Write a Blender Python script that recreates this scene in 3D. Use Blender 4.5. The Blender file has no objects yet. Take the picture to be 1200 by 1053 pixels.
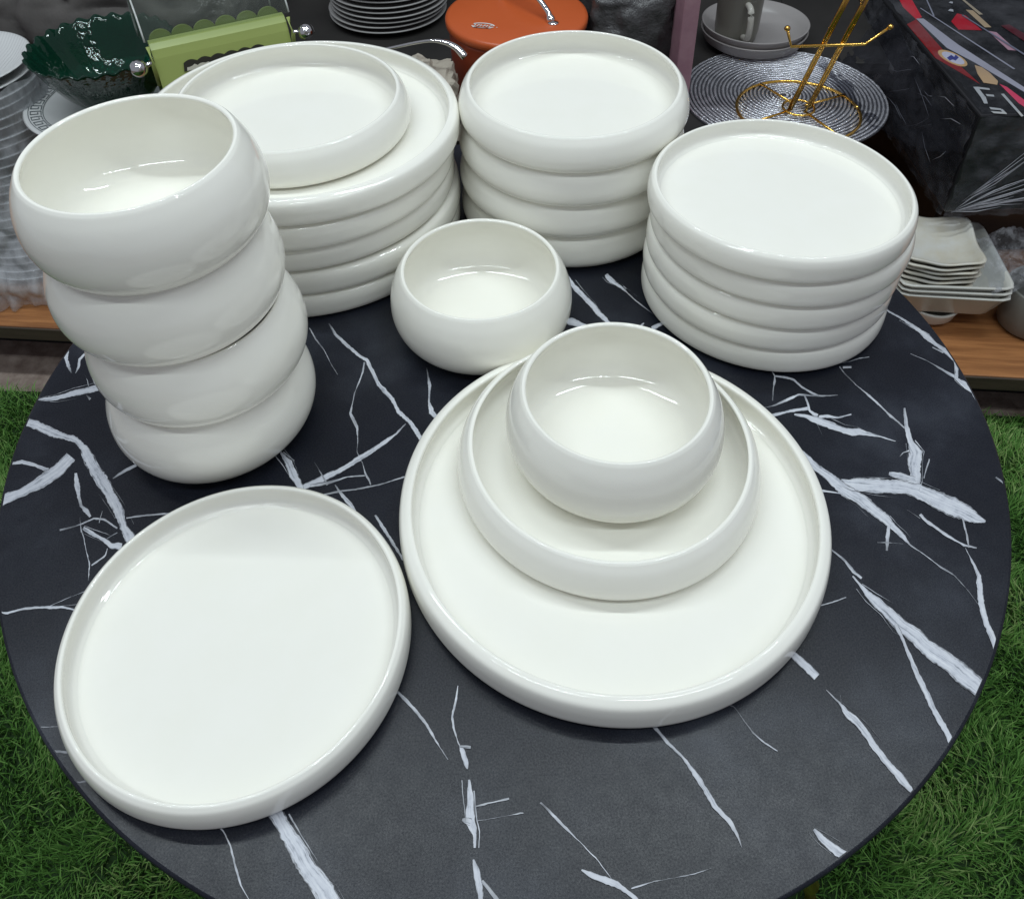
import bpy, bmesh, math, random
import numpy as np
from mathutils import Matrix, Vector, Euler

# ------------------------------------------------------------------ camera, light, exposure
scene = bpy.context.scene
R = math.radians
col = scene.collection
rng = np.random.default_rng(7)
random.seed(7)

PITCH, ROLL, YAW = 0.71611, -0.02286, 0.01503          # fitted to the table rim and the dish rims
f_ = Vector((math.sin(YAW) * math.cos(PITCH), math.cos(YAW) * math.cos(PITCH), -math.sin(PITCH)))
r_ = Vector((math.cos(YAW), -math.sin(YAW), 0))
u_ = r_.cross(f_)
rr = math.cos(ROLL) * r_ + math.sin(ROLL) * u_
uu = -math.sin(ROLL) * r_ + math.cos(ROLL) * u_
cd = bpy.data.cameras.new('camera')
cam = bpy.data.objects.new('camera', cd); col.objects.link(cam)
cam.matrix_world = Matrix(((rr.x, uu.x, -f_.x, 0), (rr.y, uu.y, -f_.y, -0.52105), (rr.z, uu.z, -f_.z, 0.57735), (0, 0, 0, 1)))
cd.sensor_fit = 'HORIZONTAL'; cd.sensor_width = 36; cd.lens = 1043.57 / 1200 * 36
cd.shift_x = 4.77 / 1200; cd.shift_y = -193.44 / 1200     # the picture is the lower part of a taller frame
cd.clip_start = 0.01; cd.clip_end = 100
scene.camera = cam

world = bpy.data.worlds.new('World'); scene.world = world; world.use_nodes = True
bg = world.node_tree.nodes['Background']
bg.inputs['Color'].default_value = (0.86, 0.885, 1.0, 1); bg.inputs['Strength'].default_value = 0.40

def tube_lamp(loc, sx, sy, watts, rz=0, color=(0.875, 0.972, 1.0)):
    l = bpy.data.lights.new('ceiling_lamp', 'AREA'); l.shape = 'RECTANGLE'; l.size = sx; l.size_y = sy
    l.energy = watts; l.color = color
    o = bpy.data.objects.new('ceiling_lamp', l); col.objects.link(o)
    o.location = loc; o.rotation_euler = (0, 0, rz)
    return o
# rows of long white ceiling tubes over the table and behind it
for (x, y, z, w) in ((-0.72, 0.34, 1.95, 17), (0.60, 0.26, 1.95, 18.5), (-0.60, -0.75, 1.95, 12), (0.75, -0.80, 1.95, 12)):
    tube_lamp((x, y, z), 1.15, 0.035, w, R(-4))

scene.view_settings.view_transform = 'Standard'; scene.view_settings.look = 'None'
scene.view_settings.exposure = -0.51; scene.view_settings.gamma = 1.0
scene.view_settings.use_curve_mapping = False
scene.render.engine = 'CYCLES'
scene.cycles.max_bounces = 10; scene.cycles.diffuse_bounces = 6; scene.cycles.glossy_bounces = 4
scene.cycles.transparent_max_bounces = 12
scene.cycles.use_denoising = True

# ------------------------------------------------------------------ helpers
def tag(o, label=None, cat=None, group=None, kind=None):
    if label: o['label'] = label
    if cat: o['category'] = cat
    if group: o['group'] = group
    if kind: o['kind'] = kind
    return o
def empty(name, loc=(0, 0, 0), rz=0):
    o = bpy.data.objects.new(name, None); o.empty_display_size = 0.02
    col.objects.link(o); o.location = loc; o.rotation_euler = (0, 0, rz); return o
def link(name, me, mat=None, parent=None, smooth=True):
    if mat: me.materials.clear(); me.materials.append(mat)
    if smooth: me.polygons.foreach_set('use_smooth', [True] * len(me.polygons))
    o = bpy.data.objects.new(name, me); col.objects.link(o)
    if parent: o.parent = parent
    return o
def mesh(name, v, f):
    me = bpy.data.meshes.new(name); me.from_pydata([tuple(map(float, p)) for p in v], [], f); me.update(); return me
def crom(P, n=4):
    P = np.array(P, float); Q = np.vstack([2 * P[0] - P[1], P, 2 * P[-1] - P[-2]]); o = []
    for i in range(1, len(Q) - 2):
        a, b, c, d = Q[i - 1:i + 3]
        for t in np.linspace(0, 1, n, endpoint=False):
            o.append(.5 * (2 * b + (c - a) * t + (2 * a - 5 * b + 4 * c - d) * t * t + (3 * b - a - 3 * c + d) * t ** 3))
    o.append(P[-1]); return np.array(o)
def lathe(name, prof, seg=96, mod=None):
    """prof from the axis (r = 0) round to the axis again, or open at either end"""
    V, F, idx = [], [], []
    for k, (r, z) in enumerate(prof):
        if r < 1e-6:
            idx.append([len(V)] * seg); V.append((0, 0, z)); continue
        row = []
        for j in range(seg):
            t = 2 * math.pi * j / seg; r2, z2 = (r, z) if mod is None else mod(t, r, z, k)
            row.append(len(V)); V.append((r2 * math.cos(t), r2 * math.sin(t), z2))
        idx.append(row)
    for a, b in zip(idx, idx[1:]):
        for j in range(seg):
            q = [a[j], a[(j + 1) % seg], b[(j + 1) % seg], b[j]]
            q = [x for i, x in enumerate(q) if x not in q[:i]]
            if len(q) > 2: F.append(q)
    me = mesh(name, V, F)
    bm = bmesh.new(); bm.from_mesh(me); bmesh.ops.recalc_face_normals(bm, faces=bm.faces); bm.to_mesh(me); bm.free()
    return me
def tube(name, pts, rad, n=8, flat=1.0):
    pts = [Vector(p) for p in pts]; rads = rad if isinstance(rad, (list, tuple)) else [rad] * len(pts)
    V, F = [], []; up = Vector((0, 0, 1))
    for i, p in enumerate(pts):
        t = (pts[min(i + 1, len(pts) - 1)] - pts[max(i - 1, 0)]).normalized()
        if abs(t.dot(up)) > .95: up = Vector((0, 1, 0)) if abs(t.y) < .9 else Vector((1, 0, 0))
        s = t.cross(up).normalized(); w = s.cross(t)
        for j in range(n):
            a = 2 * math.pi * j / n; V.append(p + rads[i] * (math.cos(a) * s + flat * math.sin(a) * w))
    for i in range(len(pts) - 1):
        for j in range(n): F.append([i * n + j, i * n + (j + 1) % n, (i + 1) * n + (j + 1) % n, (i + 1) * n + j])
    F.append(list(range(n))[::-1]); F.append([(len(pts) - 1) * n + j for j in range(n)])
    return mesh(name, V, F)
def box(name, lo, hi, bev=0.002, seg=2):
    bm = bmesh.new(); bmesh.ops.create_cube(bm, size=1)
    lo, hi = Vector(lo), Vector(hi)
    for v in bm.verts: v.co = Vector([lo[i] + (v.co[i] + .5) * (hi[i] - lo[i]) for i in range(3)])
    if bev: bmesh.ops.bevel(bm, geom=list(bm.edges), offset=bev, segments=seg, affect='EDGES', profile=.5)
    me = bpy.data.meshes.new(name); bm.to_mesh(me); bm.free(); return me
def sphere(name, c, r, sub=3):
    bm = bmesh.new(); bmesh.ops.create_icosphere(bm, subdivisions=sub, radius=r)
    for v in bm.verts: v.co += Vector(c)
    me = bpy.data.meshes.new(name); bm.to_mesh(me); bm.free(); return me
def flat_poly(name, pts, z, th=0.0003):
    """thin printed patch with a little thickness"""
    n = len(pts); V = [(x, y, z) for x, y in pts] + [(x, y, z - th) for x, y in pts]
    F = [list(range(n)), list(range(n, 2 * n))[::-1]] + [[i, i + n, (i + 1) % n + n, (i + 1) % n] for i in range(n)]
    me = mesh(name, V, F); bm = bmesh.new(); bm.from_mesh(me); bmesh.ops.recalc_face_normals(bm, faces=bm.faces); bm.to_mesh(me); bm.free(); return me
def copy_tree(o, parent=None):
    c = o.copy(); col.objects.link(c); c.parent = parent
    for ch in list(o.children): copy_tree(ch, c)
    return c

# ------------------------------------------------------------------ materials
def mat(name, base=(.5, .5, .5), rough=.5, metal=0, spec=.5, coat=0, trans=0, ior=1.5, alpha=1):
    m = bpy.data.materials.new(name); m.use_nodes = True; b = m.node_tree.nodes['Principled BSDF']
    b.inputs['Base Color'].default_value = (*base, 1); b.inputs['Roughness'].default_value = rough
    b.inputs['Metallic'].default_value = metal; b.inputs['Specular IOR Level'].default_value = spec
    b.inputs['Coat Weight'].default_value = coat; b.inputs['Coat Roughness'].default_value = .08
    b.inputs['Transmission Weight'].default_value = trans; b.inputs['IOR'].default_value = ior
    return m
class N:
    def __init__(s, m): s.t = m.node_tree; s.b = s.t.nodes.get('Principled BSDF')
    def n(s, typ, **k):
        x = s.t.nodes.new(typ)
        for a, v in k.items():
            if a in x.inputs.keys(): x.inputs[a].default_value = v
            else: setattr(x, a, v)
        return x
    def l(s, a, b): s.t.links.new(a, b)
    def coords(s, kind='Object', scale=(1, 1, 1)):
        tc = s.n('ShaderNodeTexCoord'); mp = s.n('ShaderNodeMapping'); mp.inputs['Scale'].default_value = scale
        s.l(tc.outputs[kind], mp.inputs[0]); return mp.outputs[0]
    def noise(s, vec, scale, detail=4, rough=.55):
        x = s.n('ShaderNodeTexNoise'); x.inputs['Scale'].default_value = scale; x.inputs['Detail'].default_value = detail
        x.inputs['Roughness'].default_value = rough; s.l(vec, x.inputs['Vector']); return x.outputs['Fac']
    def ramp(s, fac, stops):
        x = s.n('ShaderNodeValToRGB'); e = x.color_ramp.elements
        while len(e) < len(stops): e.new(.5)
        for i, (p, c) in enumerate(stops): e[i].position = p; e[i].color = (*c, 1) if len(c) == 3 else c
        s.l(fac, x.inputs[0]); return x.outputs[0]
    def rng(s, fac, a, b, c, d):
        x = s.n('ShaderNodeMapRange'); 
        for i, v in enumerate((a, b, c, d)): x.inputs[i + 1].default_value = v
        s.l(fac, x.inputs[0]); return x.outputs[0]
    def bump(s, h, strength=.3, dist=.001):
        x = s.n('ShaderNodeBump'); x.inputs['Strength'].default_value = strength; x.inputs['Distance'].default_value = dist
        s.l(h, x.inputs['Height']); s.l(x.outputs[0], s.b.inputs['Normal'])

def porcelain():
    m = mat('white_glazed_porcelain', (.875, .864, .80), .05, spec=.5)
    k = N(m); v = k.coords('Object')
    oi = k.n('ShaderNodeObjectInfo')
    add = k.n('ShaderNodeVectorMath', operation='ADD'); k.l(v, add.inputs[0])
    sc = k.n('ShaderNodeVectorMath', operation='SCALE'); sc.inputs['Scale'].default_value = 7.0
    cx = k.n('ShaderNodeCombineXYZ'); k.l(oi.outputs['Random'], cx.inputs[0]); k.l(oi.outputs['Random'], cx.inputs[2])
    k.l(cx.outputs[0], sc.inputs[0]); k.l(sc.outputs[0], add.inputs[1])
    n1 = k.noise(add.outputs[0], 28, 3); n2 = k.noise(add.outputs[0], 240, 3)
    k.l(k.rng(n2, .3, .7, .03, .06), k.b.inputs['Roughness'])
    k.l(k.ramp(n1, [(.3, (.870, .858, .786)), (.7, (.882, .870, .806))]), k.b.inputs['Base Color'])
    k.bump(n1, .22, .0012)
    return m
PORC = porcelain()
def marble_base(name, vein=False):
    m = mat(name, (.014, .015, .019), .45, spec=.42)
    k = N(m); v = k.coords('Object')
    n1 = k.noise(v, 9, 5, .6); n2 = k.noise(v, 1500, 2, .6); n3 = k.noise(v, 90, 4, .65)
    mx = k.n('ShaderNodeMath', operation='MULTIPLY_ADD'); k.l(n2, mx.inputs[0]); mx.inputs[1].default_value = .55; k.l(n1, mx.inputs[2])
    k.l(k.ramp(mx.outputs[0], [(.45, (.0045, .0056, .0100)), (.80, (.0095, .0112, .0180)), (1.0, (.032, .036, .048))]), k.b.inputs['Base Color'])
    k.l(k.rng(n3, .25, .75, .30, .38), k.b.inputs['Roughness'])
    n4 = k.noise(v, 850, 3, .7); k.l(k.rng(n4, .35, .72, .20, .44), k.b.inputs['Specular IOR Level'])
    k.bump(n2, .12, .0003)
    return m
MARBLE = marble_base('black_marble_laminate')
def vein_mat():
    m = mat('white_marble_vein', (.58, .60, .66), .42, spec=.42)
    k = N(m); uv = k.n('ShaderNodeUVMap'); uv.uv_map = 'uv'; nv = k.n('ShaderNodeUVMap'); nv.uv_map = 'across'
    mp = k.n('ShaderNodeMapping'); mp.inputs['Scale'].default_value = (30, 520, 1); k.l(uv.outputs[0], mp.inputs[0])
    n1 = k.noise(mp.outputs[0], 1, 5, .65); v = k.coords('Object'); n2 = k.noise(v, 160, 4, .6); mp2 = k.n('ShaderNodeMapping'); mp2.inputs['Scale'].default_value = (110, 900, 1); k.l(uv.outputs[0], mp2.inputs[0]); n3 = k.noise(mp2.outputs[0], 1, 6, .7)
    mul = k.n('ShaderNodeMath', operation='MULTIPLY'); k.l(n1, mul.inputs[0]); k.l(k.rng(n2, .2, .8, .75, 1.25), mul.inputs[1])
    white = k.ramp(mul.outputs[0], [(.26, (.05, .053, .065)), (.34, (.27, .29, .33)), (.45, (.50, .52, .58)), (.75, (.68, .70, .74))])
    sx = k.n('ShaderNodeSeparateXYZ'); k.l(nv.outputs[0], sx.inputs[0])
    ab = k.n('ShaderNodeMath', operation='ABSOLUTE'); k.l(sx.outputs['Y'], ab.inputs[0])
    ad = k.n('ShaderNodeMath', operation='ADD'); k.l(ab.outputs[0], ad.inputs[0]); k.l(k.rng(n3, .25, .75, -.42, .34), ad.inputs[1])
    mask = k.rng(ad.outputs[0], .72, 1.0, 1, 0)
    fade = k.n('ShaderNodeMath', operation='MULTIPLY'); k.l(mask, fade.inputs[0])
    n4 = k.noise(v, 34, 3, .6); th = k.n('ShaderNodeMath', operation='MULTIPLY_ADD'); k.l(sx.outputs['X'], th.inputs[0])   # X = thinness
    k.l(k.rng(n4, .38, .62, -.9, 0), th.inputs[1]); th.inputs[2].default_value = 1; k.l(th.outputs[0], fade.inputs[1])
    mixc = k.n('ShaderNodeMix', data_type='RGBA'); k.l(fade.outputs[0], mixc.inputs[0]); mixc.inputs[6].default_value = (.0105, .0118, .0165, 1)
    k.l(white, mixc.inputs[7]); k.l(mixc.outputs[2], k.b.inputs['Base Color'])
    return m
VEIN = vein_mat()
CHROME = mat('polished_chrome', (.78, .78, .78), .07, metal=1)
GOLD = mat('polished_gold_wire', (.86, .53, .13), .18, metal=1)
GOLDLEG = mat('brushed_gold_leg', (.80, .55, .18), .3, metal=1)
def simple_noise(name, c1, c2, scale, rough=.5, bump=.2, bscale=None, spec=.5, coat=0, stretch=(1, 1, 1), dist=.002):
    m = mat(name, c1, rough, spec=spec, coat=coat); k = N(m); v = k.coords('Object', stretch)
    n = k.noise(v, scale, 5, .6); k.l(k.ramp(n, [(.32, c1), (.68, c2)]), k.b.inputs['Base Color'])
    if bump: k.bump(k.noise(v, bscale or scale * 3, 4, .6), bump, dist)
    return m
WOOD = simple_noise('brown_wood_laminate', (.22, .085, .028), (.46, .20, .072), 7, .45, .05, stretch=(1.2, 16, 16))
WOODEDGE = simple_noise('dark_wood_edge', (.05, .035, .025), (.085, .06, .042), 8, .55, .05, stretch=(1, 14, 14))
DARKBOARD = simple_noise('dark_shelf_board', (.014, .013, .0125), (.030, .027, .025), 5, .6, .1)
SHADEKICK = mat('shade_toned_plinth', (.006, .006, .006), .7)  # toe-kick shadow under the shelf is put into this colour
STONE = simple_noise('pinkish_stone_floor', (.17, .12, .10), (.36, .29, .25), 34, .75, .6, 90)
TURFBASE = mat('turf_backing', (.020, .055, .012), .9)
def film_mat(name, tint=(.9, .92, .95), lo=.10, hi=.75, scale=18, stretch=(1, 1, 1), base=(.62, .64, .68), white=.25):
    m = bpy.data.materials.new(name); m.use_nodes = True; t = m.node_tree; k = N(m)
    out = t.nodes['Material Output']; pb = k.b
    pb.inputs['Base Color'].default_value = (*base, 1); pb.inputs['Roughness'].default_value = .10
    tr = k.n('ShaderNodeBsdfTransparent'); tr.inputs[0].default_value = (*tint, 1)
    v = k.coords('Object', stretch); n = k.noise(v, scale, 6, .7)
    mx = k.n('ShaderNodeMixShader'); fac = k.rng(n, .42, .72, lo, hi)
    k.l(fac, mx.inputs[0]); k.l(tr.outputs[0], mx.inputs[1]); k.l(pb.outputs[0], mx.inputs[2]); k.l(mx.outputs[0], out.inputs[0])
    k.bump(k.noise(v, scale * 2.2, 5, .7), .8, .004)
    return m
FILM_L = film_mat('clear_wrap_film_milky', lo=.34, hi=.80, scale=11, stretch=(1, 1, .5), base=(.64, .65, .68))
FILM_D = film_mat('clear_cling_film', lo=.05, hi=.38, scale=9, stretch=(1, 1, 2), base=(.26, .26, .29))

# ------------------------------------------------------------------ the setting: floor, turf, plinth, shelves
SZ, FZ, TZ = -0.36, -0.47, -0.085                # low shelf, floor, upper board (tabletop is z = 0)
EX = Vector((.993, -.118, 0)); EY = Vector((.118, .993, 0)); ORG = Vector((0, .405, 0))
SHELF_ROT = math.atan2(-.118, .993)
fl = link('floor', mesh('floor', [(-3, -3, FZ), (3, -3, FZ), (3, 3, FZ), (-3, 3, FZ)], [[0, 1, 2, 3]]), STONE); tag(fl, kind='structure')
def edge_y(x): return .398 - .0786 * x           # back border of the turf
tb = link('turf_backing', mesh('turf_backing', [(-1.3, -1.3, FZ + .004), (1.3, -1.3, FZ + .004), (1.3, edge_y(1.3), FZ + .004), (-1.3, edge_y(-1.3), FZ + .004)], [[0, 1, 2, 3]]), TURFBASE)
tag(tb, kind='structure')
def turf():
    def pick(n, x0, x1, y0, y1):
        p = np.c_[rng.uniform(x0, x1, n), rng.uniform(y0, y1, n)]; return p
    a = np.vstack([pick(88000, -1.0, -.30, -.62, .50), pick(88000, .30, 1.0, -.62, .42), pick(9000, -.30, .30, -.75, .40), pick(14000, -1.0, 1.0, -.95, -.62)])
    a = a[a[:, 1] < edge_y(a[:, 0]) - rng.uniform(0, .012, len(a))]
    n = len(a); h = rng.uniform(.012, .025, n); ang = rng.uniform(0, 2 * np.pi, n); lean = rng.uniform(.15, 1.0, n) * h
    # neighbouring blades lean alike: tufts combed in patches
    patch = np.sin(a[:, 0] * 31 + 2 * np.sin(a[:, 1] * 17)) + np.cos(a[:, 1] * 27 + a[:, 0] * 9)
    ang = np.where(rng.random(n) < .6, patch * 1.6 + rng.normal(0, .5, n), ang)
    dx, dy = np.cos(ang), np.sin(ang); w = rng.uniform(.0005, .0010, n); z0 = FZ + .004
    sx, sy = -dy * w, dx * w
    V = np.empty((n, 5, 3)); 
    for i, (lf, hf, wf) in enumerate(((0, 0, 1), (0, 0, -1), (.35, .62, .9), (.35, .62, -.9), (1, 1, 0))):
        V[:, i, 0] = a[:, 0] + dx * lean * lf + sx * wf; V[:, i, 1] = a[:, 1] + dy * lean * lf + sy * wf
        V[:, i, 2] = z0 + h * hf * (1 - .25 * (lean / h) ** 2)
    V = V.reshape(-1, 3); b = np.arange(n) * 5
    loops = np.stack([b, b + 1, b + 3, b + 2, b + 2, b + 3, b + 4], 1).reshape(-1)
    me = bpy.data.meshes.new('turf'); me.vertices.add(len(V)); me.vertices.foreach_set('co', V.reshape(-1))
    me.loops.add(len(loops)); me.loops.foreach_set('vertex_index', loops.astype(np.int32))
    st = (np.arange(n)[:, None] * 7 + [0, 4]).reshape(-1).astype(np.int32); tot = np.tile([4, 3], n).astype(np.int32)
    me.polygons.add(2 * n); me.polygons.foreach_set('loop_start', st); me.polygons.foreach_set('loop_total', tot)
    me.update(calc_edges=True); me.validate()
    at = me.attributes.new('shade', 'FLOAT', 'POINT'); at.data.foreach_set('value', np.repeat(np.clip(rng.random(n) + .13 * np.sin(a[:, 0] * 23 + a[:, 1] * 11) + .10 * patch, 0, 1), 5))
    m = mat('artificial_grass', (.03, .1, .015), .55, spec=.25); k = N(m)
    an = k.n('ShaderNodeAttribute'); an.attribute_name = 'shade'
    k.l(k.ramp(an.outputs['Fac'], [(0, (.055, .150, .028)), (.4, (.115, .280, .055)), (.80, (.185, .375, .088)), (1, (.32, .46, .16))]), k.b.inputs['Base Color'])
    o = link('grass', me, m, smooth=False); tag(o, 'short green artificial grass covering the floor around the table', 'grass', kind='stuff')
turf()

def shelf_obj(name, lo, hi, m, label, cat='shelf', edge=None):
    o = link(name, box(name, lo, hi, .002), m, smooth=False); o.location = ORG; o.rotation_euler = (0, 0, SHELF_ROT); return o
ds = empty('display_shelf', ORG, SHELF_ROT)
tag(ds, 'low brown wood display shelf on a recessed plinth behind the table', 'shelf')
def spart(name, lo, hi, m, bev=.0015): return link(name, box(name, lo, hi, bev), m, ds, smooth=False)
spart('shelf_board', (-1.6, .002, SZ - .022), (1.6, 1.2, SZ), WOOD)
spart('front_edge', (-1.6, -.002, SZ - .024), (1.6, .0015, SZ - .001), WOODEDGE, .0005)
spart('plinth', (-1.6, .075, FZ), (1.6, 1.2, SZ - .0225), SHADEKICK)
spart('upper_board', (-.66, .145, TZ - .02), (.445, 1.2, TZ), DARKBOARD)
spart('upper_board', (.4452, .40, TZ - .02), (.58, 1.2, TZ), DARKBOARD)
for x in (-.64, -.12, .40): spart('riser', (x, .165, SZ + .0005), (x + .02, 1.15, TZ - .0205), DARKBOARD)
spart('back_panel', (-1.6, 1.202, FZ), (1.6, 1.22, .7), DARKBOARD)

# ------------------------------------------------------------------ round table
TR = .4056
table = empty('round_table', (0, 0, FZ)); tag(table, 'round black marble table with white veins carrying the white dishes', 'table')
def child(name, me, m, parent, smooth=True, z=0):
    o = link(name, me, m, parent, smooth); o.location = (0, 0, z - 0); return o
top = child('tabletop', lathe('tabletop', [(0, -.016), (TR - .006, -.016), (TR - .0025, -.0145), (TR - .001, -.011), (TR, -.003), (TR - .0006, -.0009), (TR - .0022, 0), (TR - .02, 0), (0, 0)], 256), MARBLE, table, False, -FZ)
bm = bmesh.new(); bm.from_mesh(top.data)
for f in bm.faces: f.smooth = abs(f.normal.z) < .98
bm.to_mesh(top.data); bm.free()
def vein_mesh(spec, i):
    q = np.array([list(map(float, s.split(','))) for s in spec.split(';')]) * 1e-4
    L, Rr = q[:, :2], q[:, 2:]; c = (L + Rr) / 2
    seg = np.hypot(*np.diff(c, axis=0).T); s = np.r_[0, np.cumsum(seg)]
    n = max(4, int(s[-1] / .0016)); t = np.linspace(0, s[-1], n)
    it = lambda A: np.stack([np.interp(t, s, A[:, k]) for k in (0, 1)], 1)
    L2, R2 = it(L), it(Rr); w = np.hypot(*(L2 - R2).T); nn = (L2 - R2) / (w[:, None] + 1e-9)
    def wob(amp, m):                                            # jagged edge
        g = np.random.default_rng(100 + i * 7 + m); a = g.normal(0, 1, n); b = np.convolve(g.normal(0, 1, n + 8), np.ones(9) / 3, 'valid')
        return amp * (.35 * a + .7 * b)
    g0 = np.random.default_rng(500 + i); kk = np.convolve(g0.normal(0, 1, n + 12), np.ones(13) / 13, 'valid') * 3.0
    thin = np.clip((.0045 - w) / .004, 0, 1)
    fac = np.clip(1 + kk * (.12 + .42 * thin) - .22 * thin, .12, 1.7)
    M0 = (L2 + R2) / 2; L2 = M0 + (L2 - M0) * fac[:, None]; R2 = M0 + (R2 - M0) * fac[:, None]
    e = np.clip(.05 * w, .00006, .0004)
    cw = wob(1, 3) * np.clip(w * .06, .00012, .0003)
    L2 = L2 + nn * (e * wob(1, 1) + cw)[:, None]; R2 = R2 + nn * (e * wob(1, 2) + cw)[:, None]
    out = [(0, 0)]; V, F, UV = [], [], []
    rad = np.maximum(np.hypot(*L2.T), np.hypot(*R2.T)); 
    def clipr(P): r = np.hypot(*P.T); k = np.minimum(1, (TR - .0028) / np.maximum(r, 1e-6)); return P * k[:, None]
    L2, R2 = clipr(L2), clipr(R2); M2 = (L2 + R2) / 2
    z = .00012 + i * 4e-6
    for a, m, b in zip(L2, M2, R2): V += [(*a, z), (*m, z), (*b, z)]
    for j in range(n - 1):
        for k in (0, 1): F.append([3 * j + k, 3 * j + k + 1, 3 * j + 4 + k, 3 * j + 3 + k])
    me = mesh('marble_vein', V, F); uvl = me.uv_layers.new(name='uv')
    uvv = [(t[j] + i * .37, (-w[j] / 2, 0, w[j] / 2)[k]) for j in range(n) for k in range(3)]
    for lp in me.loops: uvl.data[lp.index].uv = uvv[lp.vertex_index]
    u2 = me.uv_layers.new(name='across')
    tn = np.clip((.0040 - w) / .0032, 0, 1)
    for lp in me.loops: u2.data[lp.index].uv = (tn[lp.vertex_index // 3], (-1, 0, 1)[lp.vertex_index % 3])
    for p in me.polygons:
        if p.normal.z < 0: p.flip()
    return me
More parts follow.
